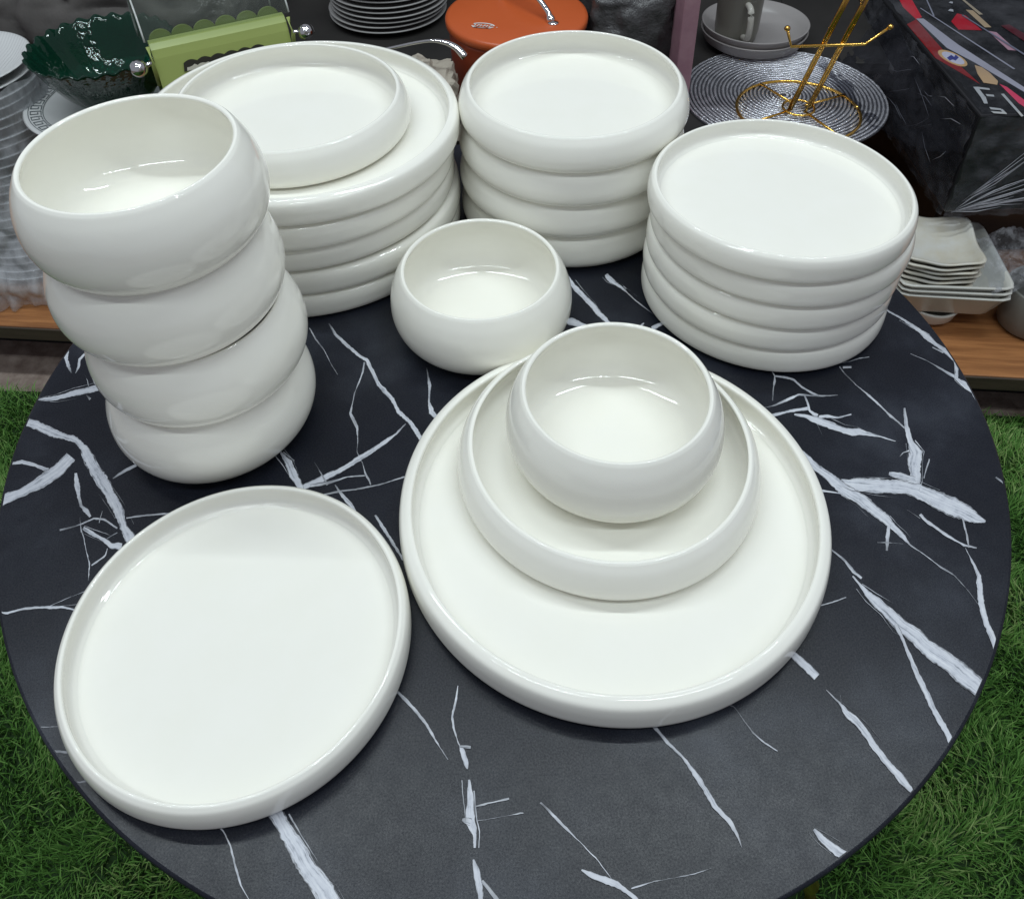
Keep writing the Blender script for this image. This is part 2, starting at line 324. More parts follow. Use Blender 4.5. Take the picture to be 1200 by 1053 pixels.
VEINS = """-4020,727,-3966,716;-3986,606,-3940,609;-3917,488,-3889,502;-3848,406,-3844,410
-3812,665,-3791,645;-3840,585,-3811,568;-3821,485,-3789,471;-3816,406,-3802,397
-3716,372,-3711,375;-3676,303,-3665,308;-3643,238,-3637,240
-4031,96,-4036,108;-3862,78,-3891,139;-3707,128,-3746,202;-3554,173,-3588,244;-3477,199,-3509,265
-3623,128,-3621,134;-3577,73,-3569,93
-4046,-201,-4060,-93;-3931,-244,-3936,-146;-3751,-330,-3754,-252;-3636,-366,-3645,-300;-3556,-396,-3548,-319;-3479,-468,-3439,-419;-3399,-587,-3344,-547;-3288,-753,-3227,-701;-3163,-909,-3102,-856;-3064,-1036,-2999,-992;-2984,-1158,-2913,-1126;-2917,-1270,-2856,-1236;-2791,-1437,-2739,-1403
-4010,-603,-4019,-585;-3903,-599,-3917,-559;-3792,-636,-3796,-598;-3698,-677,-3702,-643;-3638,-688,-3642,-664
-3937,-1031,-4014,-935;-3905,-1006,-3976,-910;-3781,-936,-3849,-844;-3655,-851,-3735,-754;-3544,-746,-3646,-640;-3501,-640,-3598,-556;-3490,-572,-3570,-508
-3442,-711,-3426,-709;-3400,-818,-3373,-814;-3346,-930,-3330,-928;-3292,-1035,-3278,-1026;-3238,-1090,-3220,-1065;-3189,-1140,-3174,-1124
-3115,-779,-3123,-770;-3064,-736,-3080,-714;-2974,-671,-2992,-645;-2909,-628,-2924,-604
-2897,-1162,-2905,-1143;-2797,-1151,-2805,-1128;-2681,-1141,-2688,-1119;-2566,-1138,-2573,-1115;-2446,-1129,-2452,-1109
-3374,-1248,-3383,-1231;-3285,-1225,-3292,-1212;-3220,-1200,-3229,-1186;-3146,-1156,-3153,-1141;-3065,-1168,-3064,-1155;-2944,-1248,-2941,-1237
-3264,-1135,-3256,-1134;-3226,-1242,-3208,-1238;-3176,-1319,-3160,-1314;-3125,-1430,-3106,-1426;-3068,-1537,-3046,-1536;-3025,-1676,-3014,-1677
-3207,-1246,-3201,-1217;-3126,-1300,-3120,-1263;-3032,-1349,-3024,-1314;-2948,-1413,-2944,-1366;-2856,-1445,-2865,-1377
-2990,-1339,-3000,-1327;-2925,-1288,-2937,-1273
-2973,-1413,-2951,-1420;-2967,-1472,-2950,-1486;-3040,-1550,-3030,-1561
-3108,-1082,-3102,-1084;-3101,-1187,-3092,-1190
-3620,-1911,-3630,-1887;-3561,-1912,-3571,-1885;-3512,-1919,-3524,-1895;-3418,-1892,-3428,-1874;-3303,-1882,-3312,-1861;-3227,-1888,-3237,-1861;-3123,-1888,-3128,-1870;-3053,-1905,-3051,-1891;-3003,-1944,-2998,-1936
-3232,-1871,-3238,-1862;-3130,-1818,-3136,-1809;-3012,-1765,-3018,-1756
-3215,-1878,-3218,-1872;-3098,-1872,-3102,-1862;-3011,-1863,-3014,-1855
-3023,-2706,-3028,-2691;-2960,-2711,-2966,-2696;-2895,-2706,-2899,-2696;-2840,-2710,-2843,-2701
-2871,-2864,-2877,-2853;-2827,-2861,-2832,-2847;-2759,-2869,-2762,-2857;-2706,-2869,-2709,-2860
-2849,-2893,-2850,-2889;-2765,-2889,-2766,-2886
-2670,-3051,-2675,-3042;-2596,-3040,-2602,-3029;-2547,-3035,-2551,-3026
-1723,-3325,-1715,-3317;-1702,-3341,-1691,-3336;-1650,-3413,-1640,-3410;-1606,-3511,-1595,-3509;-1549,-3618,-1538,-3614;-1496,-3683,-1484,-3677;-1465,-3722,-1453,-3717
-1614,936,-1605,945;-1536,788,-1521,808;-1414,629,-1399,656;-1274,474,-1260,507;-1214,429,-1188,461;-1162,307,-1136,324;-1089,135,-1061,162;-956,-56,-929,-30;-889,-202,-861,-172;-785,-318,-760,-290;-696,-492,-662,-463;-623,-610,-596,-587
-1235,421,-1212,414;-1237,296,-1219,287;-1282,54,-1267,47;-1299,-181,-1281,-180;-1227,-337,-1208,-330;-1210,-454,-1189,-455;-1200,-598,-1183,-594;-1141,-716,-1129,-710;-1118,-809,-1098,-799;-1072,-887,-1058,-879;-1058,-929,-1046,-925
-813,-311,-807,-318;-889,-407,-870,-435;-1032,-525,-1008,-566;-1172,-632,-1145,-678;-1323,-750,-1298,-796;-1457,-832,-1433,-879;-1607,-913,-1582,-959;-1671,-968,-1646,-1006
-1826,-581,-1802,-557;-1755,-704,-1708,-670;-1705,-817,-1650,-786;-1638,-925,-1594,-902;-1596,-1010,-1557,-993
-1798,-575,-1793,-565;-1691,-665,-1688,-659
-1528,-687,-1522,-683;-1469,-794,-1456,-784;-1404,-920,-1382,-905
-1523,-927,-1529,-908;-1383,-901,-1390,-881;-1246,-852,-1251,-832;-1104,-843,-1107,-823
-1406,-1010,-1410,-998;-1285,-987,-1290,-967;-1163,-973,-1166,-957;-1058,-950,-1062,-934;-952,-928,-957,-912;-794,-876,-800,-856;-706,-851,-710,-835
-1338,-919,-1329,-910;-1276,-1025,-1255,-1004;-1208,-1113,-1182,-1089;-1157,-1196,-1129,-1176;-1094,-1298,-1068,-1281
-999,-1212,-988,-1205;-957,-1306,-929,-1285;-880,-1427,-853,-1406;-811,-1533,-789,-1517;-763,-1608,-745,-1596
-1788,883,-1779,891;-1703,727,-1696,735;-1612,590,-1605,597;-1529,414,-1522,420;-1450,272,-1446,276
-665,320,-654,322;-634,100,-616,101;-635,-84,-614,-83;-617,-215,-573,-184;-558,-282,-532,-247;-495,-353,-476,-329
674,1518,703,1540;705,1388,742,1423;760,1260,800,1309;827,1140,866,1189;887,1019,936,1076;940,906,989,961;1003,817,1034,857;1077,707,1104,744
1064,1502,1095,1534;1087,1410,1132,1466;1146,1348,1169,1386;1197,1296,1217,1331;1238,1252,1251,1270;1312,1128,1320,1139;1422,972,1426,977;1467,907,1470,911
1225,1329,1239,1346;1249,1287,1261,1302
567,862,579,917;666,810,688,896;771,775,788,828;853,733,867,771
1351,815,1362,795;1318,780,1331,756;1274,727,1285,706
1425,692,1413,758;1505,749,1497,801;1573,790,1568,830
2395,66,2405,95;2479,48,2491,77;2543,20,2561,45;2592,-69,2609,-50;2649,-132,2664,-110;2712,-177,2721,-156;2803,-174,2806,-160;2878,-168,2879,-161
2382,126,2399,137;2391,78,2408,83;2370,23,2399,18;2344,-66,2356,-69;2302,-201,2309,-203
2096,-324,2096,-308;2221,-285,2222,-265;2298,-269,2298,-249;2414,-217,2413,-197;2547,-152,2549,-131;2629,-166,2634,-152;2714,-175,2720,-158
2156,-367,2161,-346;2269,-378,2275,-345;2423,-342,2427,-308;2590,-310,2594,-280
2588,-160,2602,-154;2587,-257,2607,-250;2580,-336,2599,-322;2624,-404,2651,-371
2448,-369,2455,-352;2531,-399,2546,-366;2594,-455,2631,-390;2685,-522,2733,-442;2784,-576,2824,-505;2860,-618,2898,-524;2919,-607,2955,-523;2985,-616,3009,-573;3079,-637,3089,-619;3189,-683,3194,-674
2645,-414,2652,-380;2715,-411,2729,-371;2797,-428,2806,-398;2862,-412,2865,-382;2924,-393,2927,-370
2605,-480,2616,-475;2616,-597,2621,-594
2992,162,3001,169;3012,79,3019,85;3068,-66,3079,-56;3140,-200,3155,-184;3191,-306,3205,-294;3232,-425,3256,-403;3271,-480,3290,-463;3302,-552,3318,-539;3312,-568,3323,-559
2912,187,2914,194;3105,217,3106,229;3208,251,3210,270;3294,262,3299,281
3020,143,3026,165;3097,147,3102,166
3631,902,3652,927;3672,823,3696,853;3768,708,3792,738;3836,568,3873,610;3873,477,3930,537;3927,395,3957,425;3971,313,4004,349;4001,243,4055,292;4020,184,4060,200;3989,74,4017,75;3947,-33,3977,-16;3981,-124,4031,-73;4022,-190,4076,-151;4028,-302,4058,-287
3730,719,3740,732;3821,599,3833,614
3895,356,3910,375;3964,282,3979,301
3673,288,3680,298;3780,198,3789,209;3864,87,3879,105;3948,-21,3967,1
3382,-334,3401,-332;3318,-531,3353,-525;3286,-700,3331,-685;3248,-812,3366,-795;3200,-921,3304,-923;3165,-1082,3248,-1086;3136,-1138,3196,-1163
3170,-839,3165,-830;3213,-804,3210,-785;3265,-792,3269,-762
3390,-866,3397,-870;3330,-959,3338,-963;3275,-1051,3284,-1054
3833,-1070,3844,-1060;3881,-1149,3899,-1132;3892,-1167,3910,-1151
2587,-1073,2608,-1027;2689,-1132,2732,-1026;2841,-1162,2892,-1033;3011,-1186,3074,-1049;3144,-1226,3232,-1094;3239,-1318,3350,-1178;3330,-1387,3448,-1235;3411,-1428,3520,-1302;3511,-1461,3559,-1404;3581,-1465,3592,-1450
3017,-1009,3034,-978;3078,-1056,3117,-988;3184,-1097,3224,-1030
2330,-712,2367,-676;2382,-811,2431,-766;2429,-924,2491,-863;2519,-1041,2579,-980;2589,-1182,2674,-1091;2685,-1266,2762,-1183;2755,-1354,2826,-1288;2820,-1447,2892,-1384;2866,-1504,2914,-1466;2903,-1568,2944,-1538;2944,-1638,2960,-1623;3026,-1726,3039,-1714;3101,-1824,3113,-1811;3167,-1888,3181,-1877;3212,-1999,3227,-1991;3242,-2119,3259,-2109
2426,-1143,2438,-1113;2504,-1154,2513,-1133;2599,-1173,2606,-1156
2846,-1459,2873,-1464;2803,-1558,2827,-1561;2761,-1670,2778,-1672
2722,-1606,2726,-1594;2805,-1613,2812,-1597;2906,-1626,2911,-1614
3040,-1336,3048,-1327;3108,-1416,3117,-1406
3113,-1384,3139,-1365;3138,-1450,3163,-1429;3226,-1554,3245,-1534;3336,-1662,3354,-1641;3421,-1684,3431,-1669
3421,-1430,3437,-1427;3391,-1564,3413,-1560;3363,-1671,3381,-1668
3338,-1673,3357,-1665;3335,-1781,3365,-1769;3324,-1903,3362,-1895;3269,-2040,3316,-2035;3253,-2137,3285,-2131;3228,-2252,3265,-2242;3224,-2364,3260,-2352;3212,-2454,3255,-2442
2330,-1589,2343,-1578;2367,-1656,2380,-1645;2434,-1743,2447,-1733;2466,-1841,2486,-1826;2509,-1888,2522,-1876
2450,-1868,2463,-1859;2479,-1943,2499,-1929;2507,-2046,2556,-2007;2569,-2154,2642,-2100;2605,-2280,2702,-2205;2683,-2360,2779,-2279;2749,-2462,2844,-2382;2844,-2564,2945,-2481;2898,-2665,3015,-2574;2963,-2745,3085,-2650;3003,-2802,3127,-2712
2618,-2237,2642,-2228;2624,-2339,2651,-2329;2626,-2466,2661,-2454;2634,-2588,2664,-2577;2644,-2708,2681,-2694;2648,-2823,2688,-2808;2665,-2920,2708,-2903;2677,-3045,2725,-3027
2160,-2086,2161,-2075;2248,-2066,2248,-2052;2359,-2031,2359,-2017
1827,-2381,1858,-2357;1873,-2463,1916,-2428;1927,-2528,1969,-2494;1973,-2588,2012,-2557
2026,-2659,2032,-2654;2074,-2742,2092,-2730;2096,-2829,2142,-2798;2159,-2903,2199,-2878;2202,-3017,2247,-2993;2247,-3128,2290,-3104;2297,-3215,2342,-3188;2352,-3291,2372,-3280
2101,-2695,2114,-2694;2089,-2746,2105,-2745
844,-2816,864,-2800;887,-2867,907,-2851;941,-2943,964,-2925;1024,-3040,1048,-3024;1070,-3128,1102,-3110;1117,-3219,1149,-3204;1160,-3325,1193,-3306;1226,-3397,1253,-3381;1261,-3464,1281,-3457;1278,-3528,1290,-3525
1349,-2721,1354,-2713;1410,-2746,1420,-2737;1443,-2818,1458,-2809;1491,-2910,1503,-2902;1546,-2968,1555,-2960;1617,-3020,1623,-3015
1711,-3454,1729,-3443;1738,-3518,1778,-3492;1783,-3572,1827,-3537;1844,-3624,1887,-3589;1879,-3655,1923,-3621
631,-3709,629,-3700;755,-3681,754,-3673;894,-3665,893,-3654;987,-3650,986,-3642;1090,-3626,1090,-3620
149,-3254,155,-3250;265,-3373,274,-3366;377,-3488,389,-3479;450,-3562,464,-3553;519,-3659,533,-3651
358,-3612,365,-3601;439,-3660,457,-3627;533,-3687,555,-3659;622,-3752,645,-3734;688,-3827,713,-3812;772,-3924,790,-3913
-1540,-3169,-1467,-3122;-1422,-3313,-1335,-3263;-1333,-3434,-1237,-3386;-1232,-3568,-1138,-3515;-1120,-3682,-1029,-3629;-1047,-3773,-953,-3729
-787,-2529,-776,-2518;-739,-2578,-725,-2565;-623,-2691,-609,-2678;-548,-2781,-532,-2771;-490,-2877,-476,-2869;-404,-2995,-397,-2991
-349,-2539,-342,-2541;-360,-2612,-347,-2615;-386,-2737,-372,-2739;-380,-2802,-358,-2798;-350,-2898,-332,-2892;-334,-2953,-294,-2939;-306,-3027,-268,-3017;-286,-3052,-271,-3048
-332,-2925,-331,-2910;-262,-2933,-261,-2920
-284,-3112,-262,-3111;-286,-3175,-246,-3174;-283,-3267,-238,-3268;-289,-3339,-232,-3332;-249,-3405,-222,-3402;-244,-3475,-229,-3476
-313,-3333,-308,-3320;-268,-3363,-253,-3323
-251,-3534,-237,-3531;-249,-3592,-207,-3586;-235,-3660,-190,-3656;-220,-3725,-190,-3724;-213,-3780,-183,-3778
-207,-3645,-187,-3631;-167,-3686,-148,-3675;-129,-3733,-109,-3722;-97,-3774,-80,-3765
-235,-3264,-236,-3257;-150,-3250,-152,-3241;-32,-3229,-34,-3221
-227,-3342,-228,-3332;-118,-3330,-120,-3321;49,-3307,48,-3302
-4039,114,-4036,108;-3896,149,-3893,144;-3757,222,-3755,218;-3601,271,-3600,268;-3527,302,-3526,300
-4028,88,-4030,94;-3852,58,-3854,62;-3689,93,-3690,95
-3099,-853,-3103,-857;-2986,-983,-2991,-986;-2888,-1115,-2891,-1116;-2822,-1217,-2824,-1218
-3183,-926,-3178,-922;-3078,-1045,-3074,-1043;-2985,-1159,-2983,-1158
-3200,-1210,-3201,-1216;-3117,-1246,-3118,-1251;-3017,-1285,-3018,-1288;-2940,-1325,-2941,-1327
-3212,-1270,-3211,-1264;-3128,-1312,-3127,-1308;-3033,-1354,-3033,-1351
-1788,-543,-1792,-547;-1696,-662,-1700,-665;-1642,-782,-1646,-783;-1591,-901,-1594,-902
-1856,-611,-1851,-606;-1771,-716,-1768,-713;-1707,-818,-1705,-817
772,1452,768,1447;819,1332,816,1328;877,1203,875,1200;939,1079,937,1078
1134,1469,1130,1464;1177,1400,1175,1395;1227,1349,1225,1345;1267,1293,1265,1290;1345,1174,1344,1172
1038,1475,1042,1480;1076,1396,1079,1400;1145,1346,1146,1348
2746,-420,2743,-425;2834,-488,2831,-492;2904,-510,2902,-513;2955,-522,2955,-524
4017,183,4023,185;3980,74,3985,74;3936,-39,3939,-37;3967,-139,3968,-137
3353,-678,3347,-680;3383,-792,3378,-793;3316,-923,3312,-923;3255,-1086,3252,-1086;3199,-1164,3197,-1163
3264,-707,3270,-705;3233,-814,3238,-814;3200,-921,3202,-921
2734,-1020,2732,-1026;2895,-1026,2893,-1031;3078,-1040,3076,-1044;3240,-1081,3239,-1084;3360,-1166,3358,-1168
2585,-1077,2588,-1072;2683,-1146,2685,-1141;2830,-1189,2832,-1186;2995,-1221,2996,-1219
2898,-1378,2894,-1383;2926,-1456,2922,-1460;2965,-1522,2962,-1525;2989,-1596,2987,-1598
2587,-1185,2591,-1180;2673,-1279,2676,-1275;2726,-1381,2728,-1379
2505,-1925,2500,-1929;2571,-1995,2568,-1998;2669,-2080,2667,-2081
2447,-1965,2453,-1961;2483,-2065,2487,-2062;2554,-2165,2557,-2163;2594,-2288,2597,-2286;2682,-2361,2684,-2360
2096,-2727,2091,-2731;2154,-2790,2150,-2793;2217,-2867,2214,-2869;2274,-2979,2272,-2980
1733,-3440,1728,-3444;1796,-3480,1793,-3482;1852,-3517,1850,-3519
1683,-3471,1689,-3468;1724,-3527,1728,-3525;1778,-3576,1780,-3574
-1329,-3260,-1335,-3263;-1232,-3384,-1237,-3386;-1128,-3509,-1131,-3511;-1017,-3622,-1020,-3624;-939,-3722,-941,-3723
-239,-3174,-245,-3174;-230,-3268,-235,-3268;-221,-3331,-225,-3331;-207,-3400,-210,-3401;-213,-3477,-216,-3477
-317,-3114,-311,-3113;-312,-3176,-307,-3176;-299,-3267,-296,-3267;-293,-3340,-291,-3339"""
for i, sp in enumerate(VEINS.strip().split('\n')):
    o = link('marble_vein', vein_mesh(sp, i), VEIN, top, False)
# gold legs under the top
link('mounting_plate', lathe('mounting_plate', [(0, -.022), (.10, -.022), (.10, -.0165), (0, -.0165)], 48), GOLDLEG, table, False).location = (0, 0, -FZ)
for k in range(4):
    a = R(-43 + 90 * k); d = Vector((math.cos(a), math.sin(a), 0))
    link('leg', tube('leg', [d * .09 + Vector((0, 0, -FZ - .023)), d * .24 + Vector((0, 0, -FZ - .16)), d * .385 + Vector((0, 0, .045)), d * .395 + Vector((0, 0, .0))], .0085, 12), GOLDLEG, table)

# ------------------------------------------------------------------ white porcelain
OUT = {'b': [(.054, 0), (.0625, .0016), (.0695, .0058), (.0762, .0140), (.0799, .0262), (.0792, .040), (.0752, .052), (.0704, .0605), (.0686, .0628)],
       'd': [(.098, 0), (.1043, .0006), (.1092, .0030), (.1123, .0072), (.1133, .0120), (.1125, .0190), (.1094, .0280), (.1052, .0338), (.1042, .0348)],
       'p': [(.1000, 0), (.1068, .0006), (.1112, .0024), (.1127, .0058), (.1130, .0110), (.1125, .0175), (.1109, .0228), (.1091, .0250)],
       'L': [(.145, 0), (.152, .0007), (.1563, .0026), (.1579, .0062), (.1581, .0115), (.1577, .0180), (.1560, .0236), (.1527, .0260)]}
INN = {'b': [(.0674, .0637), (.0658, .0632), (.0651, .0618), (.0668, .0585), (.0706, .0510), (.0744, .0400), (.0748, .0290), (.0708, .0175), (.0625, .0105), (.0520, .0078), (.0350, .0070), (0, .0068)],
       'd': [(.1031, .0355), (.1017, .0354), (.1008, .0344), (.1018, .0312), (.1052, .0250), (.1068, .0185), (.1050, .0130), (.0995, .0103), (.0920, .0092), (.0600, .0086), (0, .0082)],
       'p': [(.1078, .0260), (.1066, .0260), (.1058, .0251), (.1058, .0230), (.1065, .0165), (.1054, .0113), (.1022, .0090), (.0965, .0082), (.0600, .0078), (0, .0075)],
       'L': [(.1502, .0269), (.1486, .0269), (.1476, .0259), (.1476, .0238), (.1494, .0170), (.1484, .0115), (.1444, .0090), (.1375, .0080), (.0900, .0073), (0, .0068)]}
KV = {'b': (1.0321, 1.1151), 'd': (1.0244, 1.0721), 'p': (1.0191, .9814), 'L': (1.0, 1.005)}
FLOOR = {t: INN[t][-1][1] * KV[t][1] for t in KV}
def ware(t, variant):
    k, v = KV[t]; rf = OUT[t][0][0]
    body = crom(OUT[t] + INN[t], 4)
    prof = [(0, .0022), (rf - .012, .0022), (rf - .009, .0004), (rf - .004, 0)] + [tuple(x) for x in body]
    prof = [(max(0, r * k), z * v) for r, z in prof]; prof[-1] = (0, prof[-1][1])
    g = np.random.default_rng(variant * 31 + ord(t)); ph = g.uniform(0, 6.28, 4); am = g.normal(0, 1, 4) * .00022
    def mod(th, r, z, kk):
        s = min(1, r / .05)
        return r + s * (am[0] * math.cos(2 * th + ph[0]) + am[1] * math.cos(3 * th + ph[1])), z + s * z / .03 * .4 * (am[2] * math.cos(2 * th + ph[2]))
    return lathe('white_ware', prof, 160, mod)
WARE = {t: [ware(t, i) for i in range(2)] for t in 'bdpL'}
cnt = [0]
def put(name, t, x, y, z, a, b, label, cat, group=None):
    cnt[0] += 1
    o = link(name, WARE[t][cnt[0] % 2], PORC)
    nrm = Vector((a, b, 1)).normalized(); q = Vector((0, 0, 1)).rotation_difference(nrm)
    o.rotation_mode = 'QUATERNION'; o.rotation_quaternion = q @ Euler((0, 0, random.uniform(0, 6.28))).to_quaternion()
    o.location = (x, y, z); tag(o, label, cat, group); return o
Z0 = .0004
put('dinner_plate', 'p', -.1810, -.2196, Z0, 0, 0, 'flat white plate with upright rim lying alone at the front left', 'plate')
put('serving_plate', 'L', .0787, -.1296, Z0, .002, .002, 'largest white plate at front with a dish and bowl nested in it', 'plate').scale = (1, 1, 1.10)
zc = Z0 + FLOOR['L'] * 1.10 + .0003
put('deep_dish', 'd', .0803, -.0918, zc, -.002, 0, 'white deep dish between the small bowl and the largest front plate', 'dish')
put('bowl', 'b', .0854, -.0787, zc + FLOOR['d'] + .0003, 0, 0, 'small white bowl on top of the nested dish and plate at front', 'bowl')
put('bowl', 'b', -.0155, .0863, Z0, 0, .002, 'small white bowl standing alone on the black marble in the middle', 'bowl')
ordn = lambda i, n: ['lowest', 'second lowest', 'third lowest', 'second highest'][i] if i < n - 1 else 'topmost'
ord4 = ['lowest', 'second lowest', 'second highest', 'topmost']; ord5 = ['lowest', 'second lowest', 'middle one', 'second highest', 'topmost']
Fs = [(-.2361, -.0176, -.0156, -.0108), (-.2318, -.0167, -.0164, -.0119), (-.2374, -.0178, -.0207, -.0142), (-.2360, -.0174, -.0258, -.0180)]
for i, (x, y, a, b) in enumerate(Fs):
    put('bowl', 'b', x, y, Z0 + i * .0655, a, b, 'white round bowl, %s of the stack of four at left' % ord4[i], 'bowl', 'stack of four bowls at left')
Gs = [(.2548, .1221, .0072, .0090), (.2547, .1221, .0081, .0120), (.2543, .1211, .0096, .0165), (.2558, .1194, .0115, .0215), (.2511, .1183, .0163, .0260)]
for i, (x, y, a, b) in enumerate(Gs):
    put('dinner_plate', 'p', x + (0, -.0008, .0008, .0004, 0)[i], y, Z0 + i * .0259, a + (0, .002, -.003, .002, 0)[i], b, 'white rimmed plate, %s of the stack of five at right' % ord5[i], 'plate', 'stack of five plates at right')
Hs = [(.0800, .2736, -.0062, -.0090), (.0801, .2740, -.0069, -.0110), (.0810, .2745, -.0083, -.0131), (.0820, .2754, -.0106, -.0146)]
for i, (x, y, a, b) in enumerate(Hs):
    put('deep_dish', 'd', x, y, Z0 + i * .0374, a, b, 'white deep dish, %s of the stack of four at back middle' % ord4[i], 'dish', 'stack of four dishes at back')
Is = [(-.1960, .2561, .0040, .0011), (-.1960, .2563, .0055, .0014), (-.1974, .2563, .0071, .0017), (-.1959, .2552, .0094, .0010), (-.1913, .2555, .0132, .0015)]
for i, (x, y, a, b) in enumerate(Is):
    put('serving_plate', 'L', x + (0, .0016, -.0014, -.0018, .001)[i], y + (0, .0012, .0018, -.0010, 0)[i], Z0 + i * .0273, a + (0, .004, -.003, .003, 0)[i], b + (0, -.003, .004, -.002, 0)[i], 'large white plate, %s of the stack of five at back left' % ord5[i], 'plate', 'stack of five large plates at back left')
put('deep_dish', 'd', -.1967, .2570, Z0 + 4 * .0273 + FLOOR['L'] + .0006, .0125, .0010, 'white deep dish resting on the stack of large plates at back left', 'dish')

# ------------------------------------------------------------------ goods on the shelves behind
# emerald glass bowl with a scalloped rim
EMER = mat('emerald_glass', (.004, .075, .041), .05, spec=.35, coat=0, trans=.70, ior=1.5)
k = N(EMER); k.bump(k.noise(k.coords('Object'), 95, 2), .35, .0020)
def gmod(th, r, z, kk):
    s = max(0, (z - .01) / .085)
    return r * (1 + .011 * s ** 3 * math.cos(26 * th + .8 * math.sin(3 * th))) + .0006 * s * math.sin(52 * th) * math.sin(z * 700), z + .0028 * s ** 2 * math.cos(26 * th)
gp = [(0, .004), (.030, .004), (.034, 0), (.040, .001), (.052, .012), (.070, .035), (.086, .062), (.098, .088), (.1005, .0915), (.0985, .0925), (.0935, .086), (.082, .063), (.066, .038), (.048, .017), (.034, .009), (0, .008)]
o = link('glass_bowl', lathe('glass_bowl', gp, 180, gmod), EMER); o.location = (-.545, .655, TZ + .0165)
tag(o, 'dark emerald green glass bowl with scalloped rim beside the lime box', 'bowl')
# plate with a Greek key border under it
WHITE2 = mat('white_plate_glaze', (.70, .71, .71), .2)
GREYK = mat('grey_key_print', (.10, .12, .13), .4)
kp_ = empty('bordered_plate', (-.560, .672, TZ + .0005)); tag(kp_, 'white plate with grey Greek key border under the green glass bowl', 'plate')
PT = [(0, .003), (.06, .003), (.065, 0), (.07, .001), (.09, .008), (.122, .014), (.125, .0155), (.122, .0165), (.095, .0125), (.075, .0075), (0, .0065)]
link('plate_body', lathe('plate_body', PT, 96), WHITE2, kp_)
def key_border():
    V, F = [], []
    def quad(r0, r1, a0, a1):
        zf = lambda r: .0125 + (r - .095) / .027 * .004 + .0006
        b = len(V)
        for r, a in ((r0, a0), (r1, a0), (r1, a1), (r0, a1)): V.append((r * math.cos(a), r * math.sin(a), zf(r)))
        F.append([b, b + 1, b + 2, b + 3])
    n = 40; da = 2 * math.pi / n
    for i in range(n):
        a = i * da; u = da / 6
        quad(.100, .1012, a, a + 5 * u); quad(.100, .115, a, a + .8 * u); quad(.1138, .115, a, a + 4 * u); quad(.104, .115, a + 3.2 * u, a + 4 * u); quad(.104, .1052, a + 1.6 * u, a + 4 * u)
    for i in range(80): quad(.0975, .0985, i * math.pi / 40, (i + 1) * math.pi / 40); quad(.1168, .1178, i * math.pi / 40, (i + 1) * math.pi / 40)
    return mesh('key_border', V, F)
link('key_border', key_border(), GREYK, kp_, False)

# lime green box with clear cover and chrome ball knobs
LIME = mat('lime_green_plastic', (.37, .44, .135), .28, spec=.5)
LIMED = mat('olive_green_rim', (.20, .26, .065), .3)
DARKIN = mat('slot_shade', (.03, .028, .02), .7)
TISSUE = mat('cream_tissue', (.62, .60, .50), .8)
CLEAR = film_mat('clear_acrylic', tint=(.90, .92, .90), lo=.03, hi=.10, scale=4, base=(.5, .52, .5))
ACRY = mat('acrylic_edge', (.55, .57, .55), .15)
gb = empty('lime_box', (-.356, .604, TZ + .0005), R(25)); tag(gb, 'lime green countertop box with clear cover and chrome ball knobs', 'box')
LW, HB = .092, .135
def prism(name, prof, x0, x1, nx=2, wob=None):
    V, F = [], []; n = len(prof)
    for i in range(nx):
        x = x0 + (x1 - x0) * i / (nx - 1)
        for y, z in prof: V.append((x, y, z))
    for i in range(nx - 1):
        for j in range(n): F.append([i * n + j, i * n + (j + 1) % n, (i + 1) * n + (j + 1) % n, (i + 1) * n + j])
    F.append(list(range(n))); F.append([(nx - 1) * n + j for j in range(n)][::-1])
    me = mesh(name, V, F); bm = bmesh.new(); bm.from_mesh(me); bmesh.ops.recalc_face_normals(bm, faces=bm.faces); bm.to_mesh(me); bm.free(); return me
fr = [(-.004, .02), (.020, HB - .018), (.024, HB - .007), (.032, HB - .001), (.042, HB), (.050, HB - .004), (.050, HB - .012), (.034, HB - .014), (.030, HB - .022), (.008, .02)]
link('front_panel', prism('front_panel', fr, -LW, LW), LIME, gb, False)
link('tray', box('tray', (-LW, .0505, .012), (LW, .115, .04), .004), LIMED, gb, False)
link('bottom', box('bottom', (-LW, -.006, 0), (LW, .137, .0115), .003), LIME, gb, False)
for i in range(6):
    x = -LW + .018 + i * (2 * LW - .036) / 5
    sc_ = link('scallop', prism('scallop', [(x + .0155 * math.cos(a), HB - .008 + .0155 * math.sin(a)) for a in np.linspace(0, math.pi, 12)], 0, .003), LIMED, gb, False)
    sc_.data.transform(Matrix(((0, 1, 0, 0), (1, 0, 0, .0515), (0, 0, 1, 0), (0, 0, 0, 1))))
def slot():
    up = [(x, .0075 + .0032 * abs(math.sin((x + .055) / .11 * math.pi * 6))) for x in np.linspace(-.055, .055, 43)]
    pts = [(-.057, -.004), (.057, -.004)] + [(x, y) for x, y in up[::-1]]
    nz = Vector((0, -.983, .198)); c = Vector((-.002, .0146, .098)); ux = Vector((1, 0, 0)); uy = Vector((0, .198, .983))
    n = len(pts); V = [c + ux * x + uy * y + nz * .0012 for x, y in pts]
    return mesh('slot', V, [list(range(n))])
link('slot', slot(), DARKIN, gb, False)  # flat dark sheet painted as the shade inside the recess
tp = []
for x in np.linspace(-.052, .052, 30): tp.append((x, .0015 + random.uniform(-.001, .003)))
pts = [(-.053, -.0035), (.053, -.0035)] + tp[::-1]
nz = Vector((0, -.983, .198)); c0 = Vector((-.002, .0146, .098)); uy = Vector((0, .198, .983))
link('tissue', mesh('tissue', [c0 + Vector((1, 0, 0)) * x + uy * y + nz * .0018 for x, y in pts], [list(range(len(pts)))]), TISSUE, gb, False)
